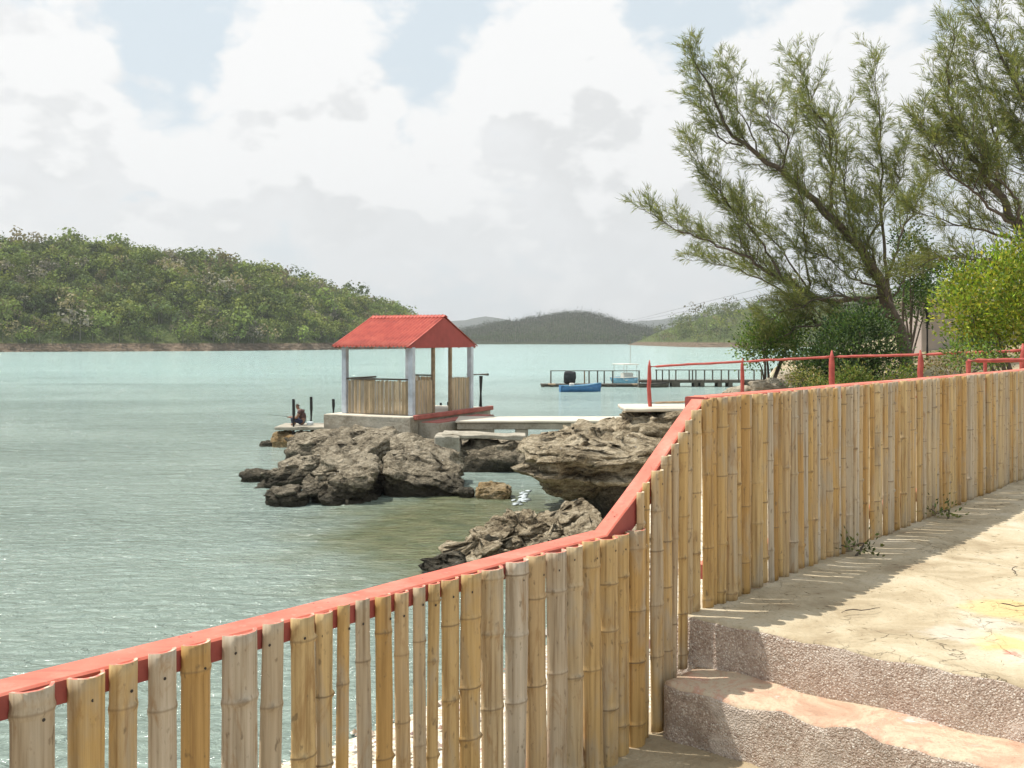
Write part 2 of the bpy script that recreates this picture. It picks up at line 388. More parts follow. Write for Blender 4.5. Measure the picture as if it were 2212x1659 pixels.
M_redpaint = simple('faded_red_floor_paint', (.42,.13,.10), .8, .25, 3, .3, .01)
def m_reed(t):
    c = t.attr('col'); p = t.pos(); n = t.noise(t.mapping(p, scale=(9,9,2)), 1., 4)
    return {'Base Color': t.vm('SCALE', c, scale=t.mapr(n, .3, .7, .75, 1.2)), 'Roughness': .7}
M_reed = mat('thin_bamboo_canes', m_reed)
M_blue = simple('blue_boat_paint', (.05,.17,.36), .5, .2, 4)
M_ltblue = simple('pale_blue_boat_paint', (.16,.33,.45), .5, .2, 4)
M_tarp = simple('black_tarpaulin', (.012,.013,.015), .55, .4, 3, .6, .03)
M_cream = simple('cream_paint', (.68,.64,.56), .6, .15, 4)
M_wall = simple('pinkish_grey_render', (.46,.38,.34), .9, .15, 1.2, .3, .01)
M_glass = simple('dark_window', (.03,.035,.04), .15, .1)
M_skin = simple('skin', (.28,.15,.095), .55, .1)
M_navy = simple('navy_cloth', (.022,.030,.065), .85, .25, 14)
M_vest = simple('dark_brown_cloth', (.10,.055,.05), .9, .25, 14)
M_cap = simple('grey_cap_cloth', (.20,.20,.19), .9, .2, 14)
M_foam = simple('white_foam', (.58,.64,.66), .6, .1, 8)

# ------------------------------------------------------------------ water, ground
A = Vector((0.93, 4.8, 0)); D = Vector((0.646, 0.763, 0)).normalized(); N = Vector((D.y, -D.x, 0))   # fence line, its direction, normal to the path side
bm = bmesh.new()
gx = [-4000,-800,-200,-60,-20,0,20,60,200,800,4000]; gy = [-60,0,10,30,60,120,300,900,2500,5200]
gv = [[bm.verts.new((x,y,0)) for x in gx] for y in gy]
for j in range(len(gy)-1):
    for i in range(len(gx)-1): bm.faces.new((gv[j][i], gv[j][i+1], gv[j+1][i+1], gv[j+1][i]))
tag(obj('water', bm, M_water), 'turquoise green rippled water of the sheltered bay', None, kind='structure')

SHORE = np.array([(-16,-8),(-9,1.5),(-5.5,5.2),(-3.5,7.2),(-2.2,8.4),(-1.1,9.45),(.12,11.2),(.7,13),(1.2,15.4),(1.6,18),(2.3,21),(3.2,23.2),(3.9,26),(5.2,30),(7.2,35),(12,50),(19.5,79),(32,110),(70,160)], float)
def fbm(x, y, s, o=4, z=0.0):
    out = np.zeros(len(x))
    for i in range(len(x)): out[i] = mn.fractal((x[i]*s, y[i]*s, z), 1.0, 2.0, o)
    return out
def inland(x, y):
    best = np.full(len(x), 1e9); sg = np.ones(len(x))
    for (a, b) in zip(SHORE[:-1], SHORE[1:]):
        ab = b-a; L2 = ab@ab
        t = np.clip(((x-a[0])*ab[0]+(y-a[1])*ab[1])/L2, 0, 1)
        dx = x-(a[0]+t*ab[0]); dy = y-(a[1]+t*ab[1]); d = np.hypot(dx, dy)
        cr = ab[0]*(y-a[1])-ab[1]*(x-a[0])
        m = d < best-1e-9; best[m] = d[m]; sg[m] = np.where(cr[m] < 0, 1, -1)
    return best*sg
def ground_z(x, y):
    x = np.asarray(x, float); y = np.asarray(y, float)
    d = inland(x, y)
    north = sstep(13, 19, y)
    beach = np.where(d < 0, d*.35, d*.1) + sstep(3.2, 5.4, d)*1.45
    cliff = np.where(d < 0, d*.5, d*.25) + sstep(.2, 1.6, d)*1.55
    z = beach*(1-north) + cliff*north
    top = 1.86 + north*(.28 + .055*np.clip(x-3, 0, 14) + .75*sstep(25, 34, y)*sstep(7, 12, x)) + sstep(14, 40, x)*.9*north
    z = np.minimum(z, top)
    nf = (x-A.x)*N.x + (y-A.y)*N.y
    near = sstep(-.5, -.1, nf)*(1-sstep(14, 18, y))
    z = z*(1-near) + 1.86*near
    return z
xs = np.unique(np.concatenate([np.linspace(-16, 12, 130), np.linspace(12, 70, 50)])); ys = np.unique(np.concatenate([np.linspace(-8, 36, 200), np.linspace(36, 160, 70)]))
X, Y = np.meshgrid(xs, ys); xf, yf = X.ravel(), Y.ravel()
zf = ground_z(xf, yf) + fbm(xf, yf, .8, 5)*.05*sstep(-.5,.5,inland(xf,yf))
nxx, nyy = len(xs), len(ys); me = bpy.data.meshes.new('ground')
fc = [(j*nxx+i, j*nxx+i+1, (j+1)*nxx+i+1, (j+1)*nxx+i) for j in range(nyy-1) for i in range(nxx-1)]
me.from_pydata(np.stack([xf,yf,zf],1).tolist(), [], fc); me.shade_smooth()
tag(link('ground', me, M_ground), 'sandy ground and pebbly beach of the near shore', None, kind='structure')
def gz(x, y): return float(ground_z([x],[y])[0])

# ------------------------------------------------------------------ path, steps
ZT, Z1, Z0 = 2.33, 2.11, 1.86
def FP(t, s, z=0.0):                 # t along the fence from A, s towards the path side
    v = A + D*t + N*s; return Vector((v.x, v.y, z))
path_root = empty('path', FP(0,0,0)); tag(path_root, 'sandy cracked concrete path with two pebbly steps', None, kind='structure')
path_root.location = (0,0,0)
def slab(name, t0, t1, s0, s1, z0, z1, mtop, mside, seed, parent, edge=.02, res=.05, topamp=.008):
    """concrete slab in fence coordinates, worn front edge at t0, uneven top"""
    nt = max(2,int((t1-t0)/res)); ns = max(2,int((s1-s0)/res))
    if nt*ns > 40000: nt = int(nt/3); ns = int(ns/3)
    bm = bmesh.new(); top = []
    rr = [0, .25, .5, .75, 1.0]
    for j in range(ns+1):
        s = s0+(s1-s0)*j/ns; row = []
        jag = mn.fractal((s*9, seed, 0), .7, 2.2, 6)*.014 + mn.fractal((s*.9, seed, 5), 1, 2, 3)*.012
        for q in (1.0, .66, .33):
            zz = z0+(z1-edge-z0)*(1-q)
            k = mn.fractal((s*11, zz*11, seed), 1, 2, 4)*.010
            p = FP(t0+jag*.6+k, s, zz); row.append(bm.verts.new(p))
        for a in (0, 30, 60, 90):
            e = edge*(1+.9*mn.fractal((s*7, seed+3, 1), 1, 2, 4))
            p = FP(t0+jag+e*(1-math.cos(R(a))), s, z1-e*(1-math.sin(R(a)))+mn.fractal((s*6,t0*6,seed),1,2,4)*topamp); row.append(bm.verts.new(p))
        for i in range(1, nt+1):
            t = t0+edge*1.8+(t1-t0-edge*1.8)*i/nt
            row.append(bm.verts.new(FP(t, s, z1+mn.fractal((s*3,t*3,seed),1,2,5)*topamp)))
        row.append(bm.verts.new(FP(t1, s, z0)))
        top.append(row)
    for r0, r1 in zip(top, top[1:]):
        for i in range(len(r0)-1):
            f = bm.faces.new((r0[i], r0[i+1], r1[i+1], r1[i])); f.material_index = 1 if i < 4 else 0; f.smooth = True
    for r in (top[0], top[-1]):
        b = [v for v in r]
        f = bm.faces.new(b if r is top[-1] else b[::-1]); f.material_index = 1
    bmesh.ops.recalc_face_normals(bm, faces=bm.faces)
    me = bpy.data.meshes.new(name); bm.to_mesh(me); bm.free(); me.materials.append(mtop); me.materials.append(mside)
    return link(name, me, None, parent)
tp = (Vector((.848,4.585,0))-A).dot(D)
slab('upper_landing', tp, 14, -.13, 6.5, Z0-.1, ZT, M_conc, M_aggr, 1.3, path_root, .022, .06, .012)
slab('step', tp-.285, tp+.03, .075, 6.4, Z0-.1, Z1, M_tread, M_aggr, 4.7, path_root, .028, .045, .016)

# ------------------------------------------------------------------ bamboo fence
fence = empty('bamboo_fence', FP(-1, -.02, 1.8)); tag(fence, 'split bamboo fence with coral red top rail beside the path and steps', 'fence')
FINV = Matrix.Translation(-Vector(fence.location))
TA, TB = -.02, -.80                     # where the rail bends
ZU, ZL = 3.33, 2.787
def rail_z(t): return ZU if t > TA else (ZL if t < TB else ZL+(ZU-ZL)*(t-TB)/(TA-TB))
def rail(name, t0, z0, t1, z1, w=.11, h=.062, seed=0):
    bm = bmesh.new(); n = 24; rings = []
    for i in range(n+1):
        k = i/n; t = t0+(t1-t0)*k; z = z0+(z1-z0)*k + math.sin(k*7+seed)*.003 + mn.fractal((t*2,seed,0),1,2,3)*.004
        ww = mn.fractal((t*3,seed,9),1,2,3)*.004; b = .006
        pr = [(0+ww,-h),(0+ww,-b),(-b+ww,0),(-w+b,0),(-w,-b),(-w,-h)]
        rings.append([bm.verts.new(FINV @ FP(t, s, z+q)) for s, q in pr])
    for r0, r1 in zip(rings, rings[1:]):
        for k in range(6): bm.faces.new((r0[k], r0[(k+1)%6], r1[(k+1)%6], r1[k]))
    bm.faces.new(rings[0]); bm.faces.new(rings[-1][::-1]); bmesh.ops.recalc_face_normals(bm, faces=bm.faces)
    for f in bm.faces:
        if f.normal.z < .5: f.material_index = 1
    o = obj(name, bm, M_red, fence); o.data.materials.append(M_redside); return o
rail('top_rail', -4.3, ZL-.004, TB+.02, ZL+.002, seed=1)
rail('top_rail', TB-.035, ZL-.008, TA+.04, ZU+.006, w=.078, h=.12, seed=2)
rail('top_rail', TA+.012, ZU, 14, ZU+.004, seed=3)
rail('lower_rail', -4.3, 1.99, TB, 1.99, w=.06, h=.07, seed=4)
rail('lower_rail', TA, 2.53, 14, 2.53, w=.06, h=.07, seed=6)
bm = bmesh.new(); bmesh.ops.create_circle(bm, cap_ends=True, segments=7, radius=.0045)
nail_me = bpy.data.meshes.new('nail'); bm.to_mesh(nail_me); bm.free(); nail_me.materials.append(M_nail)
NDIR = math.atan2(N.y, N.x)
def slat(t, w, ztop, zbot, painted, lean, seed):
    rd = random.Random(seed)
    L = ztop-zbot; n = max(10, int(L/.035)); arc = 12
    r = w/2; th = .0065+.02*w
    nodes = []; z = rd.uniform(.03, .26)
    while z < L: nodes.append(z); z += rd.uniform(.17, .42)
    zs = sorted(set([L*i/n for i in range(n+1)] + [q for k in nodes for q in (k-.014, k-.005, k, k+.005, k+.014) if 0 < q < L]))
    span = R(rd.uniform(74, 86)); taper = rd.uniform(-.16, .16); bend = rd.uniform(-.006, .006); ph = rd.uniform(0, 6)
    verts, ringa, faces, mi = [], [], [], []
    depth = rd.uniform(.85, 1.05)
    for zz in zs:
        h = -zz                                     # from the top downwards
        k = 1+taper*(zz/L-.5)
        rg = 0
        for q in nodes:
            dd = (zz-q); k += .085*math.exp(-(dd/.011)**2) - .03*math.exp(-((dd)/.05)**2)*.6
            if abs(dd) < .003: rg = .25+.75*((seed*7+int(q*100))%10)/10
        k += .012*math.sin(zz*9+ph)
        ox = lean*zz + bend*math.sin(zz/L*math.pi*1.4+ph) 
        for side in (0, 1):
            rr = r*k-(th if side else 0)
            for a in range(arc+1):
                an = -span+2*span*a/arc
                wob = 1+.02*math.sin(a*2.1+seed+zz*5)
                verts.append((math.sin(an)*rr*wob*1.02+ox, (math.cos(an)*rr*wob-r*math.cos(span))*depth*1.0+.004, h)); ringa.append(rg if side == 0 else 0)
    if w < .14:
        for q in nodes:                             # stubs where side shoots were cut off
            if rd.random() < .34:
                aa = rd.randint(2, arc-2)
                for iz, zz in enumerate(zs):
                    e_ = math.exp(-((zz-q)/.009)**2)
                    if e_ > .2:
                        for da in (-1, 0, 1):
                            ix = iz*2*(arc+1)+aa+da; x_, y_, z_ = verts[ix]; k_ = .009*e_*(1 if da == 0 else .35); verts[ix] = (x_, y_+k_, z_+k_*.4); ringa[ix] = max(ringa[ix], .7*e_*(da == 0))
    m = arc+1; st = 2*m
    for i in range(len(zs)-1):
        b0, b1 = i*st, (i+1)*st
        for a in range(arc):
            faces.append((b0+a, b0+a+1, b1+a+1, b1+a)); mi.append(0)
            faces.append((b0+m+a+1, b0+m+a, b1+m+a, b1+m+a+1)); mi.append(0)
        for a in (0, arc):
            q = (b0+a, b1+a, b1+m+a, b0+m+a); faces.append(q if a == 0 else q[::-1]); mi.append(0)
    for b0, e in ((0, 1), ((len(zs)-1)*st, 2)):
        for a in range(arc):
            q = (b0+a, b0+m+a, b0+m+a+1, b0+a+1); faces.append(q if e == 1 else q[::-1]); mi.append(e)
    me = bpy.data.meshes.new('slat'); me.from_pydata(verts, [], faces)
    me.materials.append(M_bamboo); me.materials.append(M_redrim if painted else M_rim); me.materials.append(M_rim)
    me.polygons.foreach_set('material_index', mi)
    me.polygons.foreach_set('use_smooth', [x == 0 for x in mi])
    at = me.attributes.new('ring', 'FLOAT', 'POINT'); at.data.foreach_set('value', [float(x) for x in ringa])
    o = link('slat', me, None, fence)
    p = FINV @ FP(t, (rd.uniform(0,.016) if ztop > 3 else rd.uniform(0,.005)), ztop); o.location = p
    o.rotation_euler = (0, 0, math.atan2(-D.y, -D.x))       # local +y faces the path
    for hz_ in (.045,)+((2.53-ztop) if False else ()):
        nl = link('nail', nail_me, None, o)
        nx = rd.uniform(-.25, .35)*w
        yy = (math.sqrt(max(0,(r*1.0)**2-nx**2))-r*math.cos(span))*depth+.0065
        nl.location = (nx, yy, -hz_-rd.uniform(0,.03)); nl.rotation_euler = (R(-90), 0, 0)
    return o
def t_of_px(px2212, s=0.0):
    k = (px2212/S-512)/1000; a = A + N*s
    return (k*a.y-a.x)/(D.x-k*D.y)
for tn in [-3.9,-3.3,-2.75,-2.3,-1.9,-1.5,-1.1,-.88,-.72,-.7,-.45,-.2,-.05]:
    for sn in (-.03, -.055):
        if random.random() < .75:
            k = link('nail', nail_me, None, fence); k.location = FINV @ FP(tn+random.uniform(-.03,.03), sn, rail_z(tn)+.010 if tn > TB else ZL+.0085); k.scale = (.8,.8,.8)
low = [(22,118),(147,220),(238,296),(322,382),(394,455),(478,556),(567,613),(628,680),(684,718),(730,757),(772,803),(813,845),(856,884),(893,919),(926,948),(956,990),(997,1037),(1042,1085),(1096,1135),(1140,1176),(1182,1218),(1223,1256),(1259,1293),(1296,1327),(1329,1355),(1357,1386)]
low = [(-330,-230),(-210,-140),(-110,-10)] + low
sd = 10
for a_, b_ in low:
    t0, t1 = t_of_px(a_, .012), t_of_px(b_, .012); sd += 1
    w = (t1-t0)
    slat((t0+t1)/2, w, ZL+random.uniform(-.004,.008), 1.80, True, random.uniform(-.012,.012), sd)
t = t_of_px(1377, .012)
while t < 9.5:
    sd += 1; w = random.choice([.046,.052,.06,.066,.072,.08,.088,.056])
    tc = t+w/2
    if tc < TA-.02:
        zt = rail_z(tc)+.012; zb = 1.84 if tc < tp-.30 else (Z1-.24 if tc < tp-.06 else Z1-.03)
        zb += random.uniform(0,.02); pnt = False
    else:
        zt = ZU-.003+random.uniform(-.006,.004); zb = ZT-.006+max(0,random.uniform(-.02,.02)); pnt = True
        if tc < tp+.06: zb = Z1+.02
    slat(tc, w, zt, zb, pnt, random.uniform(-.016,.016), sd)
    t += w*random.uniform(.96,1.0)+ (random.uniform(.005,.016) if random.random() < (.55 if t < 2.6 else .3) else .0015)

# ------------------------------------------------------------------ rocks
def rock(name, c, rad, seed, label, material, cat='rock', rz=0.0, sub=5, boxy=.62, rough=.22, strata=.05, sfreq=6.0, under=1.0, group=None, tilt=(0,0), fk=1.0):
    bm = bmesh.new(); bmesh.ops.create_icosphere(bm, subdivisions=sub, radius=1.0)
    rm = Matrix.Rotation(rz, 3, 'Z') @ Matrix.Rotation(tilt[0], 3, 'X') @ Matrix.Rotation(tilt[1], 3, 'Y')
    S0 = Vector((seed*13.7, seed*7.1, seed*3.3)); mr = (rad[0]*rad[1]*rad[2])**(1/3)
    for v in bm.verts:
        u = v.co.normalized()
        p = Vector([math.copysign(abs(q)**boxy, q) for q in u]); p *= .86
        q = Vector((p.x*rad[0], p.y*rad[1], p.z*rad[2]))
        if q.z < 0: k = 1-(1-under)*min(1, -p.z*1.6); q.x *= k; q.y *= k
        f = 1.1/mr; s = q*f+S0
        big = mn.fractal(s*.9, 1.0, 2.0, 3)*.9
        rid = mn.ridged_multi_fractal(s*1.5, .9, 2.1, 4, 1.0, 2.0)-1.0
        F = mn.voronoi(s*1.25)[0]; crack = min(1, (F[1]-F[0])*3.4)-1
        fine = mn.ridged_multi_fractal(q*2.1+S0, .75, 2.15, 5, 1.0, 2.0)-1.1
        dd = (big*.55 + rid*.16 + crack*.34)*rough*mr + fine*min(.06, .12*mr)*fk
        dirv = Vector((q.x/rad[0]**1.3, q.y/rad[1]**1.3, q.z/rad[2]**1.3)).normalized()
        q += dirv*dd
        ly = q.z*sfreq + mn.fractal(q*.9+S0, 1, 2, 3)*1.3
        saw = (ly-math.floor(ly)); lay = mn.cell(Vector((math.floor(ly), seed, 0)))
        h = Vector((q.x, q.y, 0)); hl = h.length
        if hl > 1e-4: q += h/hl*(strata*(lay-.5)*1.6 - strata*.8*max(0, 1-saw*5))
        v.co = rm @ q
    o = obj(name, bm, material, None, c, True); tag(o, label, cat, group); return o
RK = 'grey weathered limestone boulder'
rock('boulder', (-3.85,23.1,.18), (1.0,1.35,.86), 1, 'large grey boulder nearest the water below the pavilion, left of the wide boulder', M_rock, sub=6, rough=.34, strata=.11, boxy=.6, tilt=(R(14),R(12)))
rock('boulder', (-2.25,24.6,.16), (1.2,1.9,.90), 2, 'widest grey boulder in the middle of the rocky point, with a flat sloping top', M_rock, sub=6, rough=.26, strata=.12, sfreq=5, boxy=.52, tilt=(R(12),R(16)))
rock('boulder', (-4.15,27.4,.15), (1.5,2.3,1.05), 3, 'grey ledge of rock sloping down from the concrete plinth of the pavilion', M_rock, sub=6, rough=.36, strata=.09, tilt=(R(6),R(-8)))
rock('boulder', (-5.55,25.4,.0), (.95,1.3,.62), 4, 'low rough grey rock sloping left into the water', M_rock, sub=6, rough=.45, strata=.08, tilt=(0,R(-12)))
rock('boulder', (-6.6,25.8,-.02), (.42,.4,.36), 5, 'small knobbly rock at the far left tip of the rocky point', M_rock, rough=.4, sub=4)
rock('boulder', (-4.95,22.1,-.03), (.62,.66,.42), 6, 'low flat dark rock at the front left waterline', M_rock, rough=.42, strata=.08)
rock('boulder', (-6.85,34.3,.02), (.95,1.0,.60), 7, 'dark rock under the right half of the fishing ledge', M_rock, rough=.3)
rock('boulder', (-7.75,34.4,.02), (.62,.8,.56), 8, 'dark stained rock under the left end of the fishing ledge', M_rockO, rough=.3)
rock('boulder', (-8.35,34.3,-.05), (.3,.3,.26), 9, 'small dark rock off the left end of the fishing ledge', M_rock, rough=.3, sub=4)
rock('boulder', (-.5,28.9,.05), (1.6,1.9,.82), 10, 'shadowed rock wall beneath the footbridge', M_rock, rough=.3)
rock('boulder', (-5.6,30.4,.2), (1.4,1.6,.75), 24, 'grey rock shelf behind, carrying the left end of the plinth', M_rock, rough=.22)
rock('boulder', (-2.2,30.6,.05), (2.0,2.0,.72), 25, 'broad grey bedrock under the pavilion floor', M_rock, rough=.2)
rock('boulder', (-.42,23.1,.02), (.52,.45,.33), 11, 'ochre rock lying in the gap between the two rocky points', M_rockO, rough=.3)
rock('boulder', (-1.08,23.1,.02), (.2,.2,.24), 12, 'small grey stone beside the ochre rock in the gap', M_rock, rough=.3, sub=4)
rock('boulder', (1.75,21.2,1.10), (2.0,2.9,.70), 13, 'big pale pitted limestone overhang jutting out left of the red rail', M_rock2, sub=6, rough=.34, strata=.17, sfreq=7, under=.74)
rock('boulder', (2.5,21.9,.35), (1.3,2.6,.85), 14, 'dark recessed rock wall under the pale overhang', M_rock, rough=.25, strata=.1)
rock('boulder', (3.25,22.3,1.64), (1.2,1.4,.46), 15, 'pale rock knob below the white path edge', M_rock2, rough=.3, strata=.08, sfreq=9)
rock('boulder', (2.2,26.2,.55), (1.6,2.4,.75), 26, 'pale rock carrying the right end of the footbridge', M_rock2, rough=.25, strata=.08)
jag = [(-1.05,15.5,.42,.5,.16,'jagged flat rock at the tip of the low reef, touching the red rail'),(-.45,16.2,.6,.6,.30,'jagged brown rock second from the tip of the low reef'),(.2,16.9,.66,.7,.44,'jagged brown rock in the middle of the low reef'),
       (.9,17.1,.7,.7,.50,'tallest jagged rock of the low reef, below the overhang'),(.6,15.6,.7,.6,.26,'low slanted rock of the reef just behind the red rail'),(1.5,16.0,.7,.7,.42,'jagged reef rock at the right, half hidden by the sloping rail'),(.15,18.2,.45,.5,.34,'small jagged rock behind the reef beside the white foam')]
for i, (x, y, rx, ry, h, lb) in enumerate(jag):
    rock('reef_rock', (x,y,h*.3), (rx*1.35,ry*1.3,h*1.15), 30+i, lb, M_rock2 if i != 0 else M_rock, sub=6 if 0 < i < 6 else 5, fk=1.7, rough=.5, strata=.2, sfreq=9, boxy=.78, rz=R(25), tilt=(R(8),R(-18)))
bm = bmesh.new(); rf_ = random.Random(4)
for i in range(40):
    a = rf_.gauss(0,.5); M = Matrix.Translation((.22+rf_.gauss(0,.07)+a*.12, 22.9+a, .012)) @ Matrix.Rotation(rf_.uniform(0,3), 4, 'Z') @ Matrix.Diagonal((rf_.uniform(.02,.07),rf_.uniform(.04,.16),.012,1))
    bmesh.ops.create_icosphere(bm, subdivisions=1, radius=1, matrix=M)
tag(obj('foam', bm, M_foam, None, (0,0,0), True), 'white foam where the water surges between the rocks', 'foam', kind='stuff')

# ------------------------------------------------------------------ pavilion
UX = Vector((.441,.898,0)).normalized(); GZ = 1.284
C0 = Vector((-3.11,31.0,GZ))
pav = empty('pavilion', C0, math.atan2(UX.y, UX.x)); tag(pav, 'open seaside pavilion with red corrugated gable roof and cane half walls', 'pavilion')
for (x, y) in ((0,0),(3.8,0),(0,2.5),(3.8,2.5)):
    bm = bmesh.new(); box(bm, x-.085, x+.085, y-.085, y+.085, 0, 2.12, .012); obj('post', bm, M_white, pav)
def cane_panel(x0, y0, x1, y1, h, seed):
    rd = random.Random(seed); L = math.hypot(x1-x0, y1-y0); n = int(L/.039); Q = []; C = []
    ux, uy = (x1-x0)/L, (y1-y0)/L
    for i in range(n):
        c = L*(i+.5)/n; r = .021*rd.uniform(.8,1.1); hh = h*rd.uniform(.965,1.01); off = rd.uniform(-.012,.012)
        k = rd.uniform(.72,1.2); g_ = rd.random()
        cc = np.array((.56,.43,.27))*k if g_ < .7 else np.array((.50,.43,.34))*k
        ring = [(c+math.cos(a)*r, off+math.sin(a)*r) for a in [q*math.pi/3 for q in range(6)]]
        for j in range(6):
            (a0,b0),(a1,b1) = ring[j], ring[(j+1)%6]
            f = lambda a,b,z: (x0+ux*a-uy*b, y0+uy*a+ux*b, z)
            Q.append((f(a0,b0,.02),f(a1,b1,.02),f(a1,b1,hh),f(a0,b0,hh))); C.append(cc)
    me = quads_mesh('cane_panel', np.array(Q), np.array(C)); o = link('cane_panel', me, M_reed, pav); o['kind'] = 'stuff'
    return o
HW = 1.08
cane_panel(0,.1,0,2.4,HW,1); cane_panel(.1,0,1.28,0,HW,2); cane_panel(2.42,0,3.7,0,HW,3); cane_panel(3.8,.1,3.8,.72,HW,4); cane_panel(3.8,1.52,3.8,2.4,HW,6); cane_panel(.1,2.5,1.7,2.5,HW,5)
for (x0,x1,y0,y1) in ((-.06,.06,.09,2.41),(3.74,3.86,1.50,2.41),(.09,1.70,2.44,2.56)):
    bm = bmesh.new(); box(bm, x0, x1, y0, y1, HW+.01, HW+.06, .005); obj('wall_cap', bm, M_darkwood, pav)
for x in (1.30, 2.40):
    bm = bmesh.new(); box(bm, x-.055, x+.055, -.05, .05, 0, 2.12, .008); obj('door_post', bm, M_wood, pav)
for (x0,x1,y0,y1) in ((-.07,.07,-.02,2.6),(3.73,3.87,-.02,2.6)):
    bm = bmesh.new(); box(bm, x0, x1, y0, y1, 2.12, 2.22, .006); obj('eave_beam', bm, M_white, pav)
bm = bmesh.new(); box(bm, .08, 3.72, -.04, .04, 2.122, 2.20, .006); obj('tie_beam', bm, M_white, pav)
bm = bmesh.new(); box(bm, .08, 3.72, 2.46, 2.54, 2.122, 2.20, .006); obj('tie_beam', bm, M_white, pav)
# bench inside
bm = bmesh.new(); box(bm, .2, .55, .3, 2.2, .42, .47); box(bm, .25, .5, .4, .48, 0, .42); box(bm, .25, .5, 2.0, 2.08, 0, .42); obj('bench', bm, M_wood, pav)
EZ, RZ_, EX = 2.13, 3.13, .40
def roof_side(sign):
    y0, y1 = -.10, 2.72; n = 3; wd = (y1-y0)/n
    for k in range(n):
        bm = bmesh.new(); ws = 7; per = 8; rows = []
        for i in range(ws*per+1):
            yy = y0+wd*k+(wd+.03)*i/(ws*per); dz = (0,0,0,0,.015,.06,.06,.015)[i%8]+ (.004 if k%2 else 0)
            xe = -EX if sign > 0 else 3.8+EX
            pr = []
            for q in range(5):
                fq = q/4; x = xe+(1.9-xe)*fq; z = EZ+(RZ_-EZ)*fq+dz-.012*math.sin(fq*math.pi)
                pr.append(bm.verts.new((x, yy, z)))
            rows.append(pr)
        for r0, r1 in zip(rows, rows[1:]):
            for q in range(4): f = bm.faces.new((r0[q], r0[q+1], r1[q+1], r1[q])); f.smooth = True
        o = obj('roof_sheet', bm, M_roof, pav)
        md = o.modifiers.new('thickness', 'SOLIDIFY'); md.thickness = .006
roof_side(1); roof_side(-1)
bm = bmesh.new(); 
for s_ in (-1,1):
    M = Matrix.Translation((1.9, 1.31, RZ_+.035)) @ Matrix.Rotation(s_*R(25), 4, 'Y')
    box(bm, 0 if s_>0 else -.17, .17 if s_>0 else 0, -1.43, 1.43, -.005, .006, 0, M)
obj('ridge_cap', bm, M_roof, pav)
for yy in (-.065, 2.66):
    bm = bmesh.new(); zz = EZ-.03
    a = [bm.verts.new(p) for p in ((-EX+.06,yy,zz),(3.8+EX-.06,yy,zz),(1.9,yy,RZ_-.045))]
    b = [bm.verts.new(v.co+Vector((0,.03,0))) for v in a]
    bm.faces.new(a); bm.faces.new(b[::-1])
    for i in range(3): bm.faces.new((a[i], b[i], b[(i+1)%3], a[(i+1)%3]))
    bmesh.ops.recalc_face_normals(bm, faces=bm.faces); obj('gable_board', bm, M_gable, pav)
# rafters showing under the eaves
for k in range(5):
    yy = .02+k*.62
    bm = bmesh.new(); tube(bm, ((-EX+.05,yy,EZ-.045),(1.88,yy,RZ_-.065)), .03, 4); tube(bm, ((3.8+EX-.05,yy,EZ-.045),(1.92,yy,RZ_-.065)), .03, 4); obj('rafter', bm, M_wood, pav)
# plinth
pl = empty('plinth', (C0.x, C0.y, 0), pav.rotation_euler.z); tag(pl, 'stained concrete plinth with red kerb under the pavilion', 'plinth')
bm = bmesh.new(); box(bm, -.55, 4.75, -.30, 2.95, .25, GZ-.012, .02)
bmesh.ops.subdivide_edges(bm, edges=bm.edges[:], cuts=6, use_grid_fill=True)
for v in bm.verts: v.co += Vector((1,1,.4))*mn.fractal(v.co*1.9,1,2,5)*.03
obj('base', bm, M_plinth, pl)
bm = bmesh.new(); box(bm, -.50, 4.70, -.26, 2.90, GZ-.05, GZ-.002, .01); obj('floor', bm, M_deck, pl)
bm = bmesh.new(); box(bm, -.35, 4.78, -.40, -.26, GZ-.10, GZ+.045, .015); obj('kerb', bm, M_redpaint, pl)
bm = bmesh.new(); box(bm, -.1, 3.6, -1.05, -.31, .35, 1.09, .02); obj('landing_block', bm, M_plinth, pl)
bm = bmesh.new(); box(bm, -.08, 3.58, -1.03, -.405, 1.092, 1.115, .004); obj('red_landing', bm, M_redpaint, pl)

# ------------------------------------------------------------------ footbridge, slabs, ledge
br = empty('footbridge', (.8,32,.9)); tag(br, 'pale concrete footbridge from the pavilion to the rocks', 'footbridge')
def bb(name, x0,x1,y0,y1,z0,z1, m, parent, bev=.02, amp=.012):
    bm = bmesh.new(); box(bm, x0,x1,y0,y1,z0,z1, bev)
    bmesh.ops.subdivide_edges(bm, edges=[e for e in bm.edges if e.calc_length() > .4], cuts=7, use_grid_fill=True)
    for v in bm.verts: v.co += Vector((.3,.5,1))*mn.fractal(v.co*1.7,1,2,5)*amp
    o = obj(name, bm, m, parent)
    if parent is not None: o.location = -Vector(parent.location)
    return o
bb('deck', -1.75, 3.6, 30.9, 32.7, 1.065, 1.14, M_deck, br)
bb('edge_beam', -1.7, 3.5, 30.96, 31.16, .86, 1.055, M_plinth, br)
bb('edge_beam', -1.7, 3.5, 32.3, 32.5, .86, 1.055, M_plinth, br)
bb('support', .1, .5, 31.0, 32.3, .3, .855, M_plinth, br)
o = bb('fallen_slab', -2.0, .35, 27.9, 28.9, .82, .95, M_plinth, None, .02, .07); o.rotation_euler = (0, R(1.6), 0); tag(o, 'grey broken concrete slab spanning the gap below the footbridge', 'slab')
o = bb('abutment', -2.15, -1.45, 27.75, 28.8, .35, 1.0, M_plinth, None, .03, .06); tag(o, 'square concrete abutment block beside the broken slab', 'concrete block')
o.location.z -= .03
o = bb('fishing_ledge', -8.05, -6.0, 33.9, 35.5, .58, .69, M_plinth, None); tag(o, 'low concrete ledge where the person sits fishing', 'ledge')
bb('path_edge', 2.42, 5.2, 21.4, 22.9, 2.08, 2.16, M_deck, path_root)
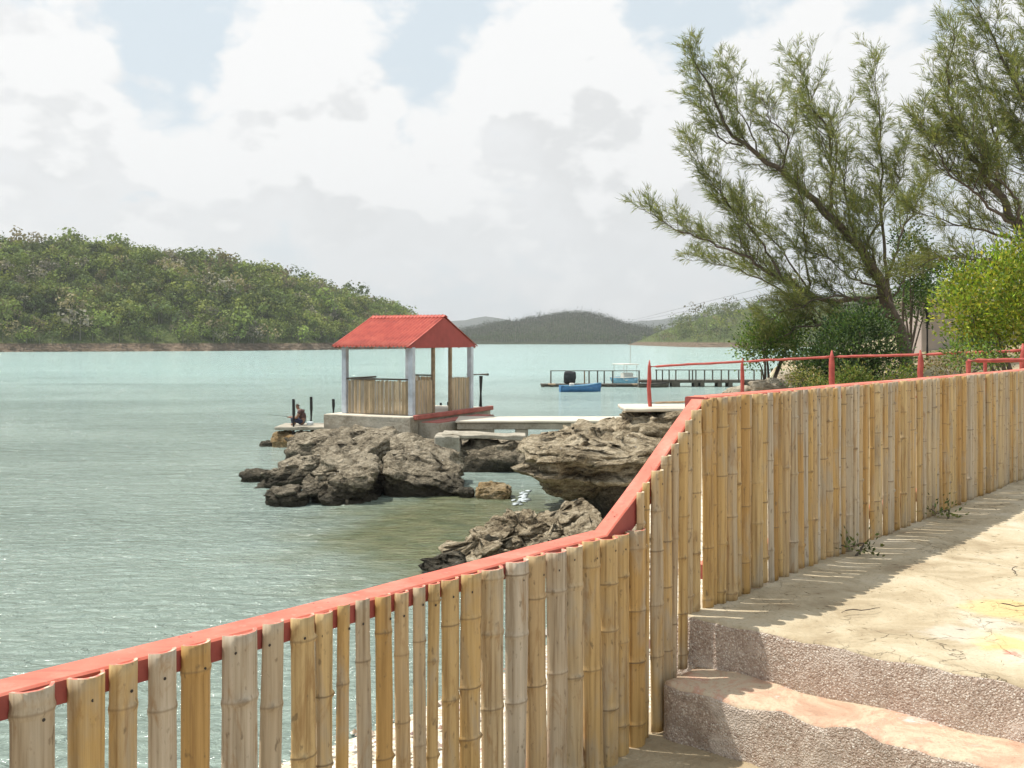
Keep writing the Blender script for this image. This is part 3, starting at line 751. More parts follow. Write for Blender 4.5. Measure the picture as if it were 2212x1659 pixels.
# mooring posts
def mpost(px, pt, pb, dep, lb, w=.055):
    a, b = W(px, pb, dep), W(px, pt, dep)
    bm = bmesh.new(); tube(bm, (a-Vector((0,0,.15)), (a+b)/2+Vector((.008,0,0)), b), [w, w*.95, w*.9], 8); bmesh.ops.bevel(bm, geom=[e for e in bm.edges if len(e.link_faces)==2 and e.calc_face_angle(0) > .9], offset=.008, segments=1, affect='EDGES')
    for v in bm.verts: v.co -= a
    tag(obj('mooring_post', bm, M_dark, None, a), lb, 'post', 'black posts around the pavilion')
mpost(634,862,927,34.0,'black upright post left of the seated person')
mpost(672,857,912,35.3,'tallest black post just behind the seated person')
mpost(720,862,893,34.6,'black post beside the left end of the plinth')
mpost(952,870,890,37.5,'short black post seen through the pavilion doorway, left one',.045)
mpost(968,868,890,37.5,'short black post seen through the pavilion doorway, right one',.045)
rl = empty('handrail', W(1038,885,36)); tag(rl, 'black timber handrail at the right end of the pavilion', 'handrail')
bm = bmesh.new(); o0 = Vector(rl.location)
tube(bm, (W(1038,888,36)-o0, W(1039,812,36)-o0), .075, 6); obj('post', bm, M_dark, rl)
bm = bmesh.new(); tube(bm, (W(1010,809,37.2)-o0, W(1054,809,35.2)-o0), .045, 6); obj('rail', bm, M_darkwood, rl)

# ------------------------------------------------------------------ seated person
pp = empty('person', (W(655,918,34.6).x, 34.6, .69)); tag(pp, 'person in dark top and navy trousers sitting hunched on the ledge, fishing', 'person')
def skin(name, nodes, edges, m, parent, sub=2):
    me = bpy.data.meshes.new(name); bm = bmesh.new(); ly = bm.verts.layers.skin.verify(); vs_ = []
    for i, n in enumerate(nodes):
        v = bm.verts.new(n[0]); v[ly].radius = (n[1], n[1]); v[ly].use_root = (i == 0); vs_.append(v)
    for a, b in edges: bm.edges.new((vs_[a], vs_[b]))
    bm.to_mesh(me); bm.free(); o = link(name, me, m, parent)
    md = o.modifiers.new('skin', 'SKIN'); md.use_smooth_shade = True
    s2 = o.modifiers.new('sub', 'SUBSURF'); s2.levels = sub; s2.render_levels = sub
    return o
# faces -x (towards the open bay); legs hang and fold forward
nodes = [((.02,0,.10),.115),((-.01,0,.26),.115),((-.06,0,.42),.13),((-.11,0,.50),.085),((-.15,0,.55),.05),((-.19,0,.60),.06),((-.20,0,.67),.075),((-.195,0,.73),.05)]
edges = [(i,i+1) for i in range(7)]
for s_ in (-1,1):
    b = len(nodes)
    nodes += [((-.09,s_*.17,.46),.06),((-.17,s_*.21,.27),.047),((-.38,s_*.12,.27),.036),((-.45,s_*.10,.28),.034)]
    edges += [(3,b),(b,b+1),(b+1,b+2),(b+2,b+3)]
    h = len(nodes)
    for k, (dy, ln) in enumerate(((-.03,.055),(-.01,.065),(.01,.06),(.028,.05))):
        nodes += [((-.49,s_*.10+dy,.285),.0095),((-.49-ln*.6,s_*.10+dy,.272),.0085),((-.475-ln*.6,s_*.10+dy,.245),.008)]
        q = len(nodes)-3; edges += [(b+3,q),(q,q+1),(q+1,q+2)]
    nodes += [((-.455,s_*.065,.305),.0095),((-.495,s_*.06,.30),.0085)]; q = len(nodes)-2; edges += [(b+3,q),(q,q+1)]
    l = len(nodes)
    nodes += [((-.02,s_*.09,.09),.085),((-.36,s_*.15,.24),.07),((-.30,s_*.14,.04),.05),((-.40,s_*.14,.035),.04)]
    edges += [(0,l),(l,l+1),(l+1,l+2),(l+2,l+3)]
body = skin('body', nodes, edges, M_skin, pp)
tr = [((.03,0,.10),.135),((-.01,0,.20),.13)]; te = [(0,1)]
for s_ in (-1,1):
    l = len(tr); tr += [((-.02,s_*.09,.10),.10),((-.36,s_*.15,.245),.082),((-.30,s_*.14,.07),.066)]; te += [(0,l),(l,l+1),(l+1,l+2)]
skin('trousers', tr, te, M_navy, pp)
ve = [((.0,0,.19),.135),((-.02,0,.30),.135),((-.06,0,.42),.15),((-.105,0,.495),.10)]; v_e = [(0,1),(1,2),(2,3)]
for s_ in (-1,1):
    l = len(ve); ve += [((-.09,s_*.17,.46),.074),((-.125,s_*.19,.38),.068)]; v_e += [(3,l),(l,l+1)]
skin('shirt', ve, v_e, M_vest, pp)
skin('hair', [((-.18,0,.66),.08),((-.175,0,.70),.082)], [(0,1)], M_dark, pp)
cp = skin('cap', [((-.19,0,.72),.083),((-.195,0,.745),.07)], [(0,1)], M_cap, pp)
bm = bmesh.new(); box(bm, -.34, -.2, -.06, .06, .695, .705, .003); obj('cap_peak', bm, M_cap, pp)
bm = bmesh.new(); tube(bm, ((-.47,.02,.28),(-.9,.05,.33),(-1.25,.1,.36)), [.008,.006,.003], 5); o = obj('fishing_rod', bm, M_dark, None, pp.location); tag(o, 'thin fishing rod held out over the water', 'fishing rod')
b_ = W(683,916,34.5); rock('white_bag', (pp.location.x+.26, 34.5, .75), (.13,.12,.09), 50, 'small white bag lying behind the seated person', M_foam, 'bag', sub=3, rough=.3, strata=0)

# ------------------------------------------------------------------ red post and rail fence
rf = empty('red_post_fence', (3.0,22,2.14)); tag(rf, 'red painted rustic pole fence along the shore path', 'fence'); ro = Vector(rf.location)
RP = [(1403,778,22,2.12),(1604,774,21,2.24),(1797,757,20,2.35),(1988,756,19,2.40),(2209,742,18,2.45),(2440,735,17,2.5)]
RR = [792,781,771,766,757,750]
for i, (px, pt, dp, zb) in enumerate(RP):
    tpv = W(px, pt, dp); bx0 = Vector((tpv.x, tpv.y, zb-.1)); r = [.045,.04,.058,.055,.055,.055][i]
    bm = bmesh.new(); pts = []
    for k in range(9):
        f = k/8; p = bx0.lerp(tpv, f)-ro; p.x += mn.fractal((f*3,i*5,0),1,2,3)*.03; pts.append(p)
    tube(bm, pts, [r*(1+.12*mn.fractal((k*.9,i,4),1,2,2)) for k in range(7)]+[r*.8, r*.22], 9); obj('post', bm, M_redpole, rf, smooth=True)
def pole(a, b, r, seed, parent, o0, m=None):
    bm = bmesh.new(); pts = [a.lerp(b, k/12)-o0+Vector((0,mn.fractal((k*.5,seed,0),1,2,2)*.02,mn.fractal((k*.45,seed,7),1,2,3)*.014)) for k in range(13)]
    tube(bm, pts, [r*(1+.2*mn.fractal((k*.7,seed,3),1,2,2)) for k in range(13)], 8); return obj('rail', bm, m or M_redpole, parent, smooth=True)
for i in range(5):
    pole(W(RP[i][0], RR[i], RP[i][2]), W(RP[i+1][0], RR[i+1], RP[i+1][2]), .025, i, rf, ro)
    a, b = W(RP[i][0], RR[i], RP[i][2]), W(RP[i+1][0], RR[i+1], RP[i+1][2])
    pole(a-Vector((0,0,.80)), b-Vector((0,0,.80)), .024, i+20, rf, ro, M_wood if i == 0 else M_redpole)
lr = empty('low_red_rail', (6.0,13.2,2.4)); tag(lr, 'low red painted rail frame behind the bamboo fence at the far right', 'railing'); lo = Vector(lr.location)
lp = [W(2092,780,13.2), W(2128,779,13.6), W(2330,774,13.4)]
pole(lp[0], lp[2], .027, 61, lr, lo)
for i, p in enumerate(lp):
    bm = bmesh.new(); tube(bm, (Vector((p.x,p.y,1.9))-lo, p-lo), .036 if i == 0 else .027, 8); obj('post', bm, M_redpole, lr)

# ------------------------------------------------------------------ vegetation generators
def orient(dirs):
    d = dirs/np.linalg.norm(dirs, axis=1, keepdims=True); a = rng.normal(size=d.shape); a -= d*(a*d).sum(1, keepdims=True)
    a /= np.linalg.norm(a, axis=1, keepdims=True)+1e-9; return d, a
def slivers(P, Dr, L, Wd):
    d, a = orient(Dr); L = L[:,None]; Wd = Wd[:,None]
    mid = P+d*L*.45; tip = P+d*L
    return np.stack([P-a*Wd*.2, mid-a*Wd*.5, tip, mid+a*Wd*.5], 1)
def leafcol(n, pal, jit=.18, w=None):
    pal = np.array(pal); c = pal[rng.choice(len(pal), n, p=w)]; return c*(1+rng.normal(size=(n,1))*jit).clip(.4,1.8)*(1+rng.normal(size=(n,3))*.05)

def casuarina(name, label, base, limbs, seed, pal, dens=1.0, needle_w=.0125):
    rd = random.Random(seed); root = empty(name, base); tag(root, label, 'tree', 'feathery casuarina trees on the shore'); b0 = Vector(base)
    wood = bmesh.new(); P, Dv, Ln = [], [], []
    for li, (pts, r0, r1, leaf0, bl) in enumerate(limbs):
        sp = spline(pts, 7); n = len(sp); cum = [0]
        for k in range(1, n): sp[k] = sp[k]+Vector((mn.fractal((k*.35,seed*3.1+li*7,0),1,2,3), mn.fractal((k*.35,seed+li*5,4),1,2,3), mn.fractal((k*.35,seed+li*9,8),1,2,3)*.6))*.13
        for a, b in zip(sp, sp[1:]): cum.append(cum[-1]+(b-a).length)
        tot = cum[-1]
        tube(wood, [p-b0 for p in sp], [r0+(r1-r0)*(c/tot)**.8 for c in cum], 8 if r0 > .05 else 5)
        nb = int(tot*5.6*dens)
        for k in range(nb):
            f = leaf0+(1-leaf0)*((k+rd.random())/nb); s = f*tot
            i = max(0, min(n-2, next((q for q in range(n-1) if cum[q+1] >= s), n-2)))
            q = (s-cum[i])/max(1e-6, cum[i+1]-cum[i]); p = sp[i].lerp(sp[i+1], q); t = (sp[i+1]-sp[i]).normalized()
            rv = Vector((rd.gauss(0,1), rd.gauss(0,1), rd.gauss(0,.6))).normalized()
            dv = (t*.55 + Vector((-.22,0,.50)) + rv*.85).normalized()
            L = bl*rd.uniform(.5,1.75)*(1.0-.6*max(0,(f-.5)/.5)); bp = [p]; cur = p.copy(); dd = dv.copy()
            m = 6
            for j in range(m):
                dd = (dd + Vector((-.05,0,.10)) + Vector((rd.gauss(0,.14),rd.gauss(0,.14),rd.gauss(0,.10)))).normalized(); cur = cur+dd*L/m; bp.append(cur.copy())
            tube(wood, [x-b0 for x in bp], [max(.0035,.013*(1-j/m)*min(1.4,L)) for j in range(m+1)], 3, False)
            nt_ = int(L*15)+3
            for j in range(nt_):
                f2 = .22+.78*(j+rd.random())/nt_; ii = min(m-1, int(f2*m)); pp_ = bp[ii].lerp(bp[ii+1], f2*m-ii); tt = (bp[ii+1]-bp[ii]).normalized()
                rv2 = Vector((rd.gauss(0,1),rd.gauss(0,1),rd.gauss(0,1))).normalized(); td = (tt*.8+rv2*.75+Vector((-.12,0,.05))).normalized(); tl = rd.uniform(.12,.34)
                nn = rd.randint(7,12)
                for z in range(nn):
                    f3 = z/nn; a = pp_+td*tl*f3; rv3 = Vector((rd.gauss(0,1),rd.gauss(0,1),rd.gauss(0,1)-.25)).normalized()
                    P.append(a-b0); Dv.append((td*.9+rv3*.42)); Ln.append(rd.uniform(.10,.26))
    obj('trunk', wood, M_bark, root, smooth=True)
    P = np.array([tuple(x) for x in P]); Dv = np.array([tuple(x) for x in Dv]); Ln = np.array(Ln)
    Q = slivers(P, Dv, Ln, np.full(len(P), needle_w)*rng.uniform(.7,1.4,len(P)))
    link('crown', quads_mesh('crown', Q, leafcol(len(P), pal, .25)), M_needle, root)
    return root
CP = [(.17,.20,.095),(.21,.235,.085),(.25,.265,.095),(.17,.20,.12),(.28,.275,.13)]
Z = lambda pts, d, dd=0: [W(x, y, d+dd*i/(max(1,len(pts)-1))) for i, (x, y) in enumerate(pts)]
base1 = W(1968,812,28)
limbs1 = [
 (Z([(1968,812),(1945,720),(1905,625),(1865,548),(1785,460),(1690,372),(1605,312),(1545,225),(1490,95)],28,-1.2), .20,.012,.16,1.15),
 (Z([(1905,640),(1790,650),(1700,612),(1620,562),(1540,525),(1470,500),(1392,452)],28,-2.5), .09,.006,.25,.95),
 (Z([(1820,650),(1720,640),(1640,600),(1560,572),(1480,560)],28.5,2), .05,.006,.35,.6),
 (Z([(1790,465),(1800,390),(1790,300),(1745,200),(1722,135)],27.5,.5), .06,.006,.15,1.2),
 (Z([(1690,372),(1700,300),(1660,250),(1640,210)],27,-1), .04,.005,.15,1.0),
 (Z([(1930,690),(1912,560),(1907,400),(1900,250),(1885,112)],28.6,.6), .07,.006,.30,.85),
 (Z([(1860,548),(1830,440),(1808,330),(1800,250)],28.4,1.2), .05,.005,.2,1.0),
 (Z([(1700,612),(1640,520),(1575,440),(1520,370),(1480,290)],26.8,-.6), .045,.005,.25,.85),
 (Z([(1745,640),(1742,540),(1735,440),(1720,350)],27,-.4), .04,.005,.25,.75),
 (Z([(1760,640),(1690,540),(1610,470),(1540,420)],28.8,1), .04,.005,.3,.8),
 (Z([(1605,312),(1560,300),(1520,220),(1485,150)],27.3,.3), .03,.004,.1,.7),
 (Z([(1640,335),(1600,240),(1565,130)],27.8,.3), .03,.004,.15,.75),
 (Z([(1930,690),(1860,650),(1800,640),(1730,660),(1660,690)],27,-1), .06,.006,.25,.95),
 (Z([(1945,720),(1860,720),(1780,700),(1700,720),(1640,760)],27.5,-1), .06,.006,.25,.9),
 (Z([(1900,620),(1840,600),(1790,560),(1740,540)],27.3,-.6), .04,.005,.2,.9),
 (Z([(1930,640),(1960,600),(2000,590)],27.5,.2), .03,.005,.1,.8),
 (Z([(1850,540),(1800,520),(1745,490)],28.6,.6), .03,.004,.1,.9),
 (Z([(1900,600),(1880,520),(1850,450)],27.6,-.2), .03,.004,.1,.9),
 (Z([(1920,600),(1950,500),(1990,420),(2010,360)],28.8,1.5), .05,.005,.3,.85),
 (Z([(1865,548),(1900,470),(1945,380),(1960,300)],28.3,1), .04,.005,.3,.7),
]
casuarina('casuarina_tree', 'wind-swept casuarina leaning left over the shore with feathery needles', base1, limbs1, 3, CP, 1.4)
base2 = W(2330,830,24)
limbs2 = [
 (Z([(2330,830),(2290,680),(2230,540),(2160,430),(2095,330),(2050,210),(2062,70)],24,-.5), .20,.01,.3,1.15),
 (Z([(2290,680),(2280,450),(2220,240),(2150,90),(2080,-20)],24.3,.6), .12,.008,.3,1.1),
 (Z([(2200,490),(2120,430),(2050,370),(1985,240)],23.6,-.5), .05,.005,.25,.95),
 (Z([(2230,540),(2130,500),(2050,480),(1960,450)],24.5,.8), .05,.005,.25,.85),
 (Z([(2160,430),(2150,300),(2120,190),(2100,90)],24.6,.8), .05,.005,.2,1.0),
 (Z([(2240,540),(2230,400),(2200,280),(2190,150)],25,.6), .06,.005,.25,1.1),
 (Z([(2250,580),(2180,560),(2100,560),(2020,560),(1950,600)],24.8,1), .04,.005,.25,.75),
 (Z([(2280,450),(2270,280),(2240,120),(2215,10)],24,.2), .06,.005,.2,1.1),
 (Z([(2200,490),(2190,420),(2140,370),(2080,290),(2000,330)],23.4,-.4), .04,.005,.25,.95),
]
casuarina('casuarina_tree', 'tall casuarina cut off by the right edge above the yellow-green tree', base2, limbs2, 8, CP, 1.35)

def leafy(name, label, base, blobs_, seed, pal, n, lsize, group=None, stems=5, cat='bush', w=None, up=.35):
    """blobs_: (centre, radii); leaves on clumps spread through the crown volume"""
    rd = random.Random(seed); root = empty(name, base); tag(root, label, cat, group); b0 = Vector(base)
    vol = np.array([b[1][0]*b[1][1]*b[1][2] for b in blobs_])**.7; cnt = (vol/vol.sum()*n).astype(int)
    P, Dr, CL = [], [], []
    for (c, r), m in zip(blobs_, cnt):
        nc = max(4, m//26); u = rng.normal(size=(nc,3)); u /= np.linalg.norm(u,axis=1,keepdims=True); u *= rng.uniform(.55,1.05,(nc,1))
        cc = np.array(c)+u*np.array(r)*.92; k = rng.integers(0,nc,m)
        off = rng.normal(size=(m,3))*lsize*1.7
        P.append(cc[k]+off); Dr.append(u[k]*.8+off/lsize*.35+rng.normal(size=(m,3))*.5+np.array((0,0,up)))
        tone = (1+rng.normal(size=(nc,1))*.32).clip(.45,1.7); CL.append(leafcol(m, pal, .16, w)*tone[k])
    P = np.concatenate(P)-np.array(b0); Dr = np.concatenate(Dr); CL = np.concatenate(CL); m = len(P)
    P[:,2] = np.maximum(P[:,2], .03)
    Q = slivers(P, Dr, lsize*rng.uniform(.7,1.3,m), lsize*.55*rng.uniform(.7,1.2,m))
    link('crown', quads_mesh('crown', Q, CL), M_leaf, root)
    wood = bmesh.new()
    for i in range(stems):
        (c, r) = blobs_[i % len(blobs_)]; e = Vector(c)-b0+Vector((rd.uniform(-.3,.3)*r[0], rd.uniform(-.3,.3)*r[1], 0))
        s_ = Vector((rd.uniform(-.12,.12), rd.uniform(-.12,.12), -.15)); mid = s_.lerp(e,.5)+Vector((rd.uniform(-.15,.15), rd.uniform(-.15,.15), .1))
        tube(wood, spline([s_, mid, e], 5), [min(.06,.07*max(r))*(1-.75*q/10) for q in range(11)], 6)
    obj('trunk', wood, M_bark, root, smooth=True); return root
GD = [(.05,.09,.035),(.075,.125,.04),(.11,.165,.055),(.04,.07,.035)]
GM = [(.10,.18,.04),(.14,.22,.045),(.075,.14,.04),(.18,.24,.06)]
GY = [(.25,.33,.04),(.19,.28,.035),(.34,.38,.05),(.12,.19,.03),(.36,.33,.06)]
def bl(px, py, d, rx, rz, ry=None): 
    c = W(px, py, d); k = d/1000/S; return (tuple(c), (rx*k, (ry if ry else (rx+rz)/2)*k, rz*k))
b = W(2200,800,19.5)
leafy('broadleaf_tree', 'yellow-green broadleaf tree at the right edge with sunlit leaves', (b.x,b.y,2.4), [bl(2150,640,19.5,95,95),bl(2225,570,19.8,75,75),bl(2080,680,19.3,60,60),bl(2230,690,19.2,80,70),bl(2160,715,19.6,90,45),bl(2075,620,20,45,45),bl(2210,640,20.4,100,110)], 1, GY, 14000, .085, None, 7, 'tree')
b = W(1850,830,25)
leafy('shrub', 'dense dark green shrub at the foot of the leaning casuarina', (b.x,b.y,2.5), [bl(1850,745,25,95,75),bl(1800,780,24.6,80,50),bl(1900,790,24.8,75,45),bl(1860,700,25.2,60,45),bl(1760,800,24.5,50,40)], 2, GD, 13000, .085)
b = W(1655,800,27)
leafy('shrub', 'bright green bush at the water end of the shore bank', (b.x,b.y,2.3), [bl(1650,730,27,52,48),bl(1625,752,26.8,34,30),bl(1690,745,27.2,50,45),bl(1710,715,27.5,50,40)], 3, GM, 6000, .08)
b = W(1960,700,30)
leafy('broadleaf_tree', 'leafy green tree growing up behind the casuarina trunk', (b.x,b.y,2.6), [bl(1960,560,30,55,60),bl(1940,640,30,60,60),bl(2000,600,30.5,50,60),bl(1990,660,30.8,45,40),bl(1965,510,30,35,35)], 4, [(.06,.11,.035),(.09,.15,.04),(.12,.17,.05),(.045,.085,.035)], 4200, .10, None, 6, 'tree')
b = W(2060,610,36)
leafy('broadleaf_tree', 'dull dark green trees behind the small building', (b.x,b.y,2.6), [bl(2060,600,36,90,45),bl(2150,590,37,90,40),bl(1990,640,36,50,40)], 5, GD, 3000, .13, None, 4, 'tree')
b = W(1735,815,24)
leafy('shrub', 'small yellowish weed clump among the rubble stones', (b.x,b.y,2.28), [bl(1735,815,24,34,14),bl(1770,825,23.6,30,12)], 6, [(.26,.25,.08),(.20,.22,.06),(.34,.30,.13)], 900, .06, stems=3)
b = W(2080,790,17)
leafy('shrub', 'small bright green plant behind the red rails', (b.x,b.y,2.4), [bl(2085,762,17,36,22),bl(2140,768,17.2,40,18)], 7, GM, 900, .06, stems=3)
b = W(1440,905,22)
leafy('shrub', 'low grey-green cushion plant below the white path edge', (b.x,b.y+.1,1.78), [bl(1440,905,22.2,24,12),bl(1425,902,22.0,14,9)], 8, [(.16,.17,.08),(.11,.13,.06)], 700, .035, stems=2)
b = W(1800,840,22.5)
leafy('shrub', 'leafy undergrowth in front of the dark shrub, behind the red fence', (b.x,b.y,2.3), [bl(1765,842,22.5,30,16),bl(1835,822,22.8,40,32),bl(1890,838,22.4,34,22),bl(1945,812,22.9,30,20),bl(1800,850,22.3,50,12)], 9, [(.09,.14,.035),(.13,.18,.045),(.2,.2,.06)], 3600, .07, stems=5)
b = W(2050,800,20)
leafy('shrub', 'dry brownish brush along the bank right of the trunk', (b.x,b.y,2.4), [bl(2040,795,22,60,14),bl(2120,790,21,60,12)], 10, [(.24,.19,.09),(.30,.24,.12),(.16,.16,.06)], 1200, .06, stems=3)

# rubble stones on the bank
rs = random.Random(5)
for i in range(16):
    px = 1520+i*22+rs.uniform(-8,8); dp = rs.uniform(25.5,29); z = 2.15+rs.uniform(0,.3)
    x = (px/S-512)/1000*dp; r = rs.uniform(.16,.40)
    rock('rubble_stone', (x, dp, gz(x,dp)+r*.35), (r*1.3,r*1.1,r*.8), 70+i, 'pale rubble stone on the bank behind the red fence', M_rubble, 'stone', sub=3, rough=.4, group='rubble stones on the bank')

# small building
hb = empty('small_building', (13.2,32,2.6)); tag(hb, 'small pinkish rendered building behind the yellow-green tree', 'building')
bm = bmesh.new(); box(bm, -.1, 7, 0, 2, -.4, 2.25, .02); obj('wall', bm, M_wall, hb)
bm = bmesh.new(); box(bm, -.3, 7.3, -.3, 2.3, 2.252, 2.40, .02); obj('roof', bm, M_plinth, hb)
for x in (1.3, 3.4):
    bm = bmesh.new(); box(bm, x, x+1, -.03, .05, .8, 1.8, .01); wf = obj('window', bm, M_cream, hb)
    bm = bmesh.new(); box(bm, x+.07, x+.93, -.045, .0, .87, 1.73); obj('pane', bm, M_glass, wf)
bm = bmesh.new(); a = W(2003,760,29.5); c = W(2003,655,29.5); tube(bm, (Vector((0,0,-.6)), c-a), .06, 8)
tag(obj('gate_post', bm, M_dark, None, a), 'dark upright pole in front of the small building', 'pole')
# utility pole and wires
up = Vector((17.5,62,2.5)); bm = bmesh.new(); tube(bm, ((0,0,-.5),(0,0,5.0)), [.12,.09], 8); tag(obj('utility_pole', bm, M_wood, None, up), 'utility pole hidden among the casuarina branches', 'pole')
for i, (dz, lb) in enumerate(((4.9,'upper thin overhead wire crossing the sky over the bay'),(4.35,'lower thin overhead wire crossing the sky over the bay'))):
    a = up+Vector((0,0,dz)); e = Vector((95,1150,20)); bm = bmesh.new()
    tube(bm, [a.lerp(e, k/20)-a-Vector((0,0,4*(k/20)*(1-k/20))) for k in range(21)], .014, 4); tag(obj('overhead_wire', bm, M_dark, None, a), lb, 'wire', 'overhead wires')

# ------------------------------------------------------------------ jetty and boats
jt = empty('jetty', (2.25,79,0)); tag(jt, 'dark timber jetty on piles with a post and rail side', 'jetty')
cx = lambda c: (506.7+c*.1327-512)*.079
jo = Vector(jt.location)
def jbox(name, x0,x1,y0,y1,z0,z1,m=None,bev=0): bm = bmesh.new(); box(bm, x0-jo.x,x1-jo.x,y0-79,y1-79,z0,z1,bev); return obj(name, bm, m or M_darkwood, jt)
x = cx(255)
while x < cx(1030)-.3: jbox('plank', x, x+.57, 78.2, 79.8, .14+random.uniform(-.01,.01), .22, M_wood if random.random()<.3 else M_darkwood); x += .6
x = cx(1000)
while x < 25: jbox('plank', x, x+.57, 78.3, 79.9, .44+random.uniform(-.01,.01), .53); x += .6
for (c0,c1,z0,z1) in ((255,1020,.04,.138),(1000,2330,.32,.438)):
    for yy in (78.3,79.6): jbox('beam', cx(c0)+.05, cx(c1), yy, yy+.15, z0, z1)
for c in (270,340,700,760,805,960,1010): 
    for yy in (78.2,79.7): jbox('pile', cx(c)-.11, cx(c)+.11, yy-.1, yy+.1, -1, .138)
for c, w_ in ((1090,.16),(1250,.17),(1280,.15),(1415,.15),(1462,.16),(1592,.16),(1672,.16),(1800,.15),(1950,.15),(2100,.15)):
    jbox('pile', cx(c)-w_, cx(c)+w_, 78.25, 78.5, -1, .438); jbox('pile', cx(c)-w_*.8, cx(c)+w_*.8, 79.5, 79.7, -1, .438)
for c in (335,590,625,690,740,805,1005): jbox('rail_post', cx(c)-.05, cx(c)+.05, 79.55, 79.65, .22, 1.2, M_darkwood if c != 590 else M_wood)
for c in (1120,1165,1215,1265,1365,1390,1415,1480,1540,1605,1660,1735,1850,1905,1980,2060,2140): jbox('rail_post', cx(c)-.045, cx(c)+.045, 78.35, 78.45, .53, 1.3)
jbox('hand_rail', cx(330), cx(1010), 79.52, 79.68, 1.2, 1.255); jbox('hand_rail', cx(1110), cx(2200), 78.33, 78.47, 1.3, 1.36)
def hull(L, B, H, bow, thick=.05):
    bm = bmesh.new(); n = 14; m = 9; rings = []
    for i in range(n+1):
        f = i/n; w = B/2*(1-max(0,(f-.35)/.65)**2.2)*(.82+.18*min(1,f/.3)); w = max(w,.015)
        top = H*(.8+bow*max(0,f-.3)**1.6+.10*(1-f)); ring = []
        for k in range(m+1):
            a = -1+2*k/m; yy = math.copysign(abs(a)**.8, a)*w; zz = top*abs(a)**2.6 - .12 + .05*f**3; ring.append(bm.verts.new((L*(f-.5)+ (.12*abs(a) if i == n else 0), yy, zz)))
        rings.append(ring)
    for r0, r1 in zip(rings, rings[1:]):
        for k in range(m): bm.faces.new((r0[k], r1[k], r1[k+1], r0[k+1])).smooth = True
    bm.faces.new(rings[0][::-1]); return bm
def boat(name, label, loc, rz, L, B, H, bow, m, inner):
    root = empty(name, loc, rz); tag(root, label, 'boat')
    o = obj('hull', hull(L,B,H,bow), m, root); md = o.modifiers.new('t','SOLIDIFY'); md.thickness = .05; md.offset = 1
    for f in (-.25,.05,.25):
        bm = bmesh.new(); box(bm, L*f-.1, L*f+.1, -B*.36, B*.36, H*.42, H*.47, .005); obj('thwart', bm, inner, root)
    bm = bmesh.new(); pts = []
    for s_ in (-1,1):
        line = []
        for i in range(15):
            f = i/14; w = B/2*(1-max(0,(f-.35)/.65)**2.2)*(.82+.18*min(1,f/.3)); line.append((L*(f-.5)+(.1 if i == 14 else 0), s_*max(w,.02), H*(.8+bow*max(0,f-.3)**1.6+.10*(1-f))-.11+.05*f**3))
        tube(bm, line, .028, 5)
    obj('gunwale', bm, inner, root); return root
p = W(1253,845,71); bo = boat('rowing_boat', 'blue rowing boat moored in front of the jetty', (p.x,71,0), R(8), 2.85, 1.15, .62, .55, M_blue, M_ltblue)
bm = bmesh.new(); box(bm, -.75,-.45,-.2,.2,.2,.62,.04); obj('engine_box', bm, M_cream, bo)
p = W(1354,830,81.5); b2 = boat('launch_boat', 'pale blue launch with a canopy moored behind the jetty, seen end on', (p.x,81.8,.12), R(-68), 4.2, 1.75, .78, .3, M_ltblue, M_cream); b2.scale = (.85,.85,.85)
for (x, y) in ((-1.2,.7),(-1.2,-.7),(.8,.7),(.8,-.7)):
    bm = bmesh.new(); tube(bm, ((x,y,.4),(x,y,1.82)), .03, 6); obj('canopy_post', bm, M_cream, b2)
bm = bmesh.new(); box(bm, -1.4,1.0,-.85,.85,1.82,1.90,.03); obj('canopy', bm, M_cream, b2)
bm = bmesh.new(); box(bm, -.3,.5,-.5,.5,.4,1.05,.06); obj('cabin', bm, M_cream, b2)
bm = bmesh.new(); tube(bm, ((.2,.3,1.85),(.25,.3,4.1)), .018, 5); obj('mast', bm, M_wood, b2)
p = W(1450,835,80.5); boat('dinghy', 'dark brown dinghy tied to the jetty where the deck steps up', (cx(1085),77.6,.02), R(4), 2.3, .9, .42, .4, M_darkwood, M_dark)
tp_ = rock('tarpaulin_bundle', (cx(475),79.0,.72), (.56,.5,.56), 90, 'black tarpaulin bundle standing on the jetty beside the blue boat', M_tarp, 'bundle', sub=4, boxy=.5, rough=.14, strata=.02)

# ------------------------------------------------------------------ far hills
def m_hill(t):
    p = t.pos(); n = t.noise(p, .05, 6, .65); n2 = t.noise(p, .16, 5, .7)
    c = t.ramp(t.math('ADD', t.math('MULTIPLY', n, .5), t.math('MULTIPLY', n2, .5)), [(.35,(.06,.08,.035)),(.5,(.105,.13,.05)),(.62,(.15,.17,.07)),(.72,(.20,.20,.10))])
    bank = t.mapr(t.math('ADD', t.sep(p)[2], t.math('MULTIPLY', n2, .8)), 2.9, 3.5)
    c = t.mix(bank, t.ramp(t.noise(t.mapping(p, scale=(.3,.3,2.5)), 1., 5, .6), [(.35,(.11,.085,.055)),(.6,(.22,.165,.12)),(.72,(.36,.31,.24))]), c)
    return {'Base Color': c, 'Roughness': 1, 'Specular IOR Level': 0, 'Normal': t.bump(n2, 1, 3)}
M_hill = mat('scrub_hillside', m_hill)
def m_far(t):
    p = t.pos(); n = t.noise(p, .02, 7, .7); n2 = t.noise(p, .09, 5, .7)
    c = t.ramp(t.math('ADD', t.math('MULTIPLY', n, .5), t.math('MULTIPLY', n2, .5)), [(.38,(.03,.04,.022)),(.5,(.055,.065,.035)),(.64,(.085,.09,.05))])
    return {'Base Color': c, 'Roughness': 1, 'Specular IOR Level': 0, 'Normal': t.bump(n2, 1, 8)}
M_far = mat('distant_scrub', m_far)
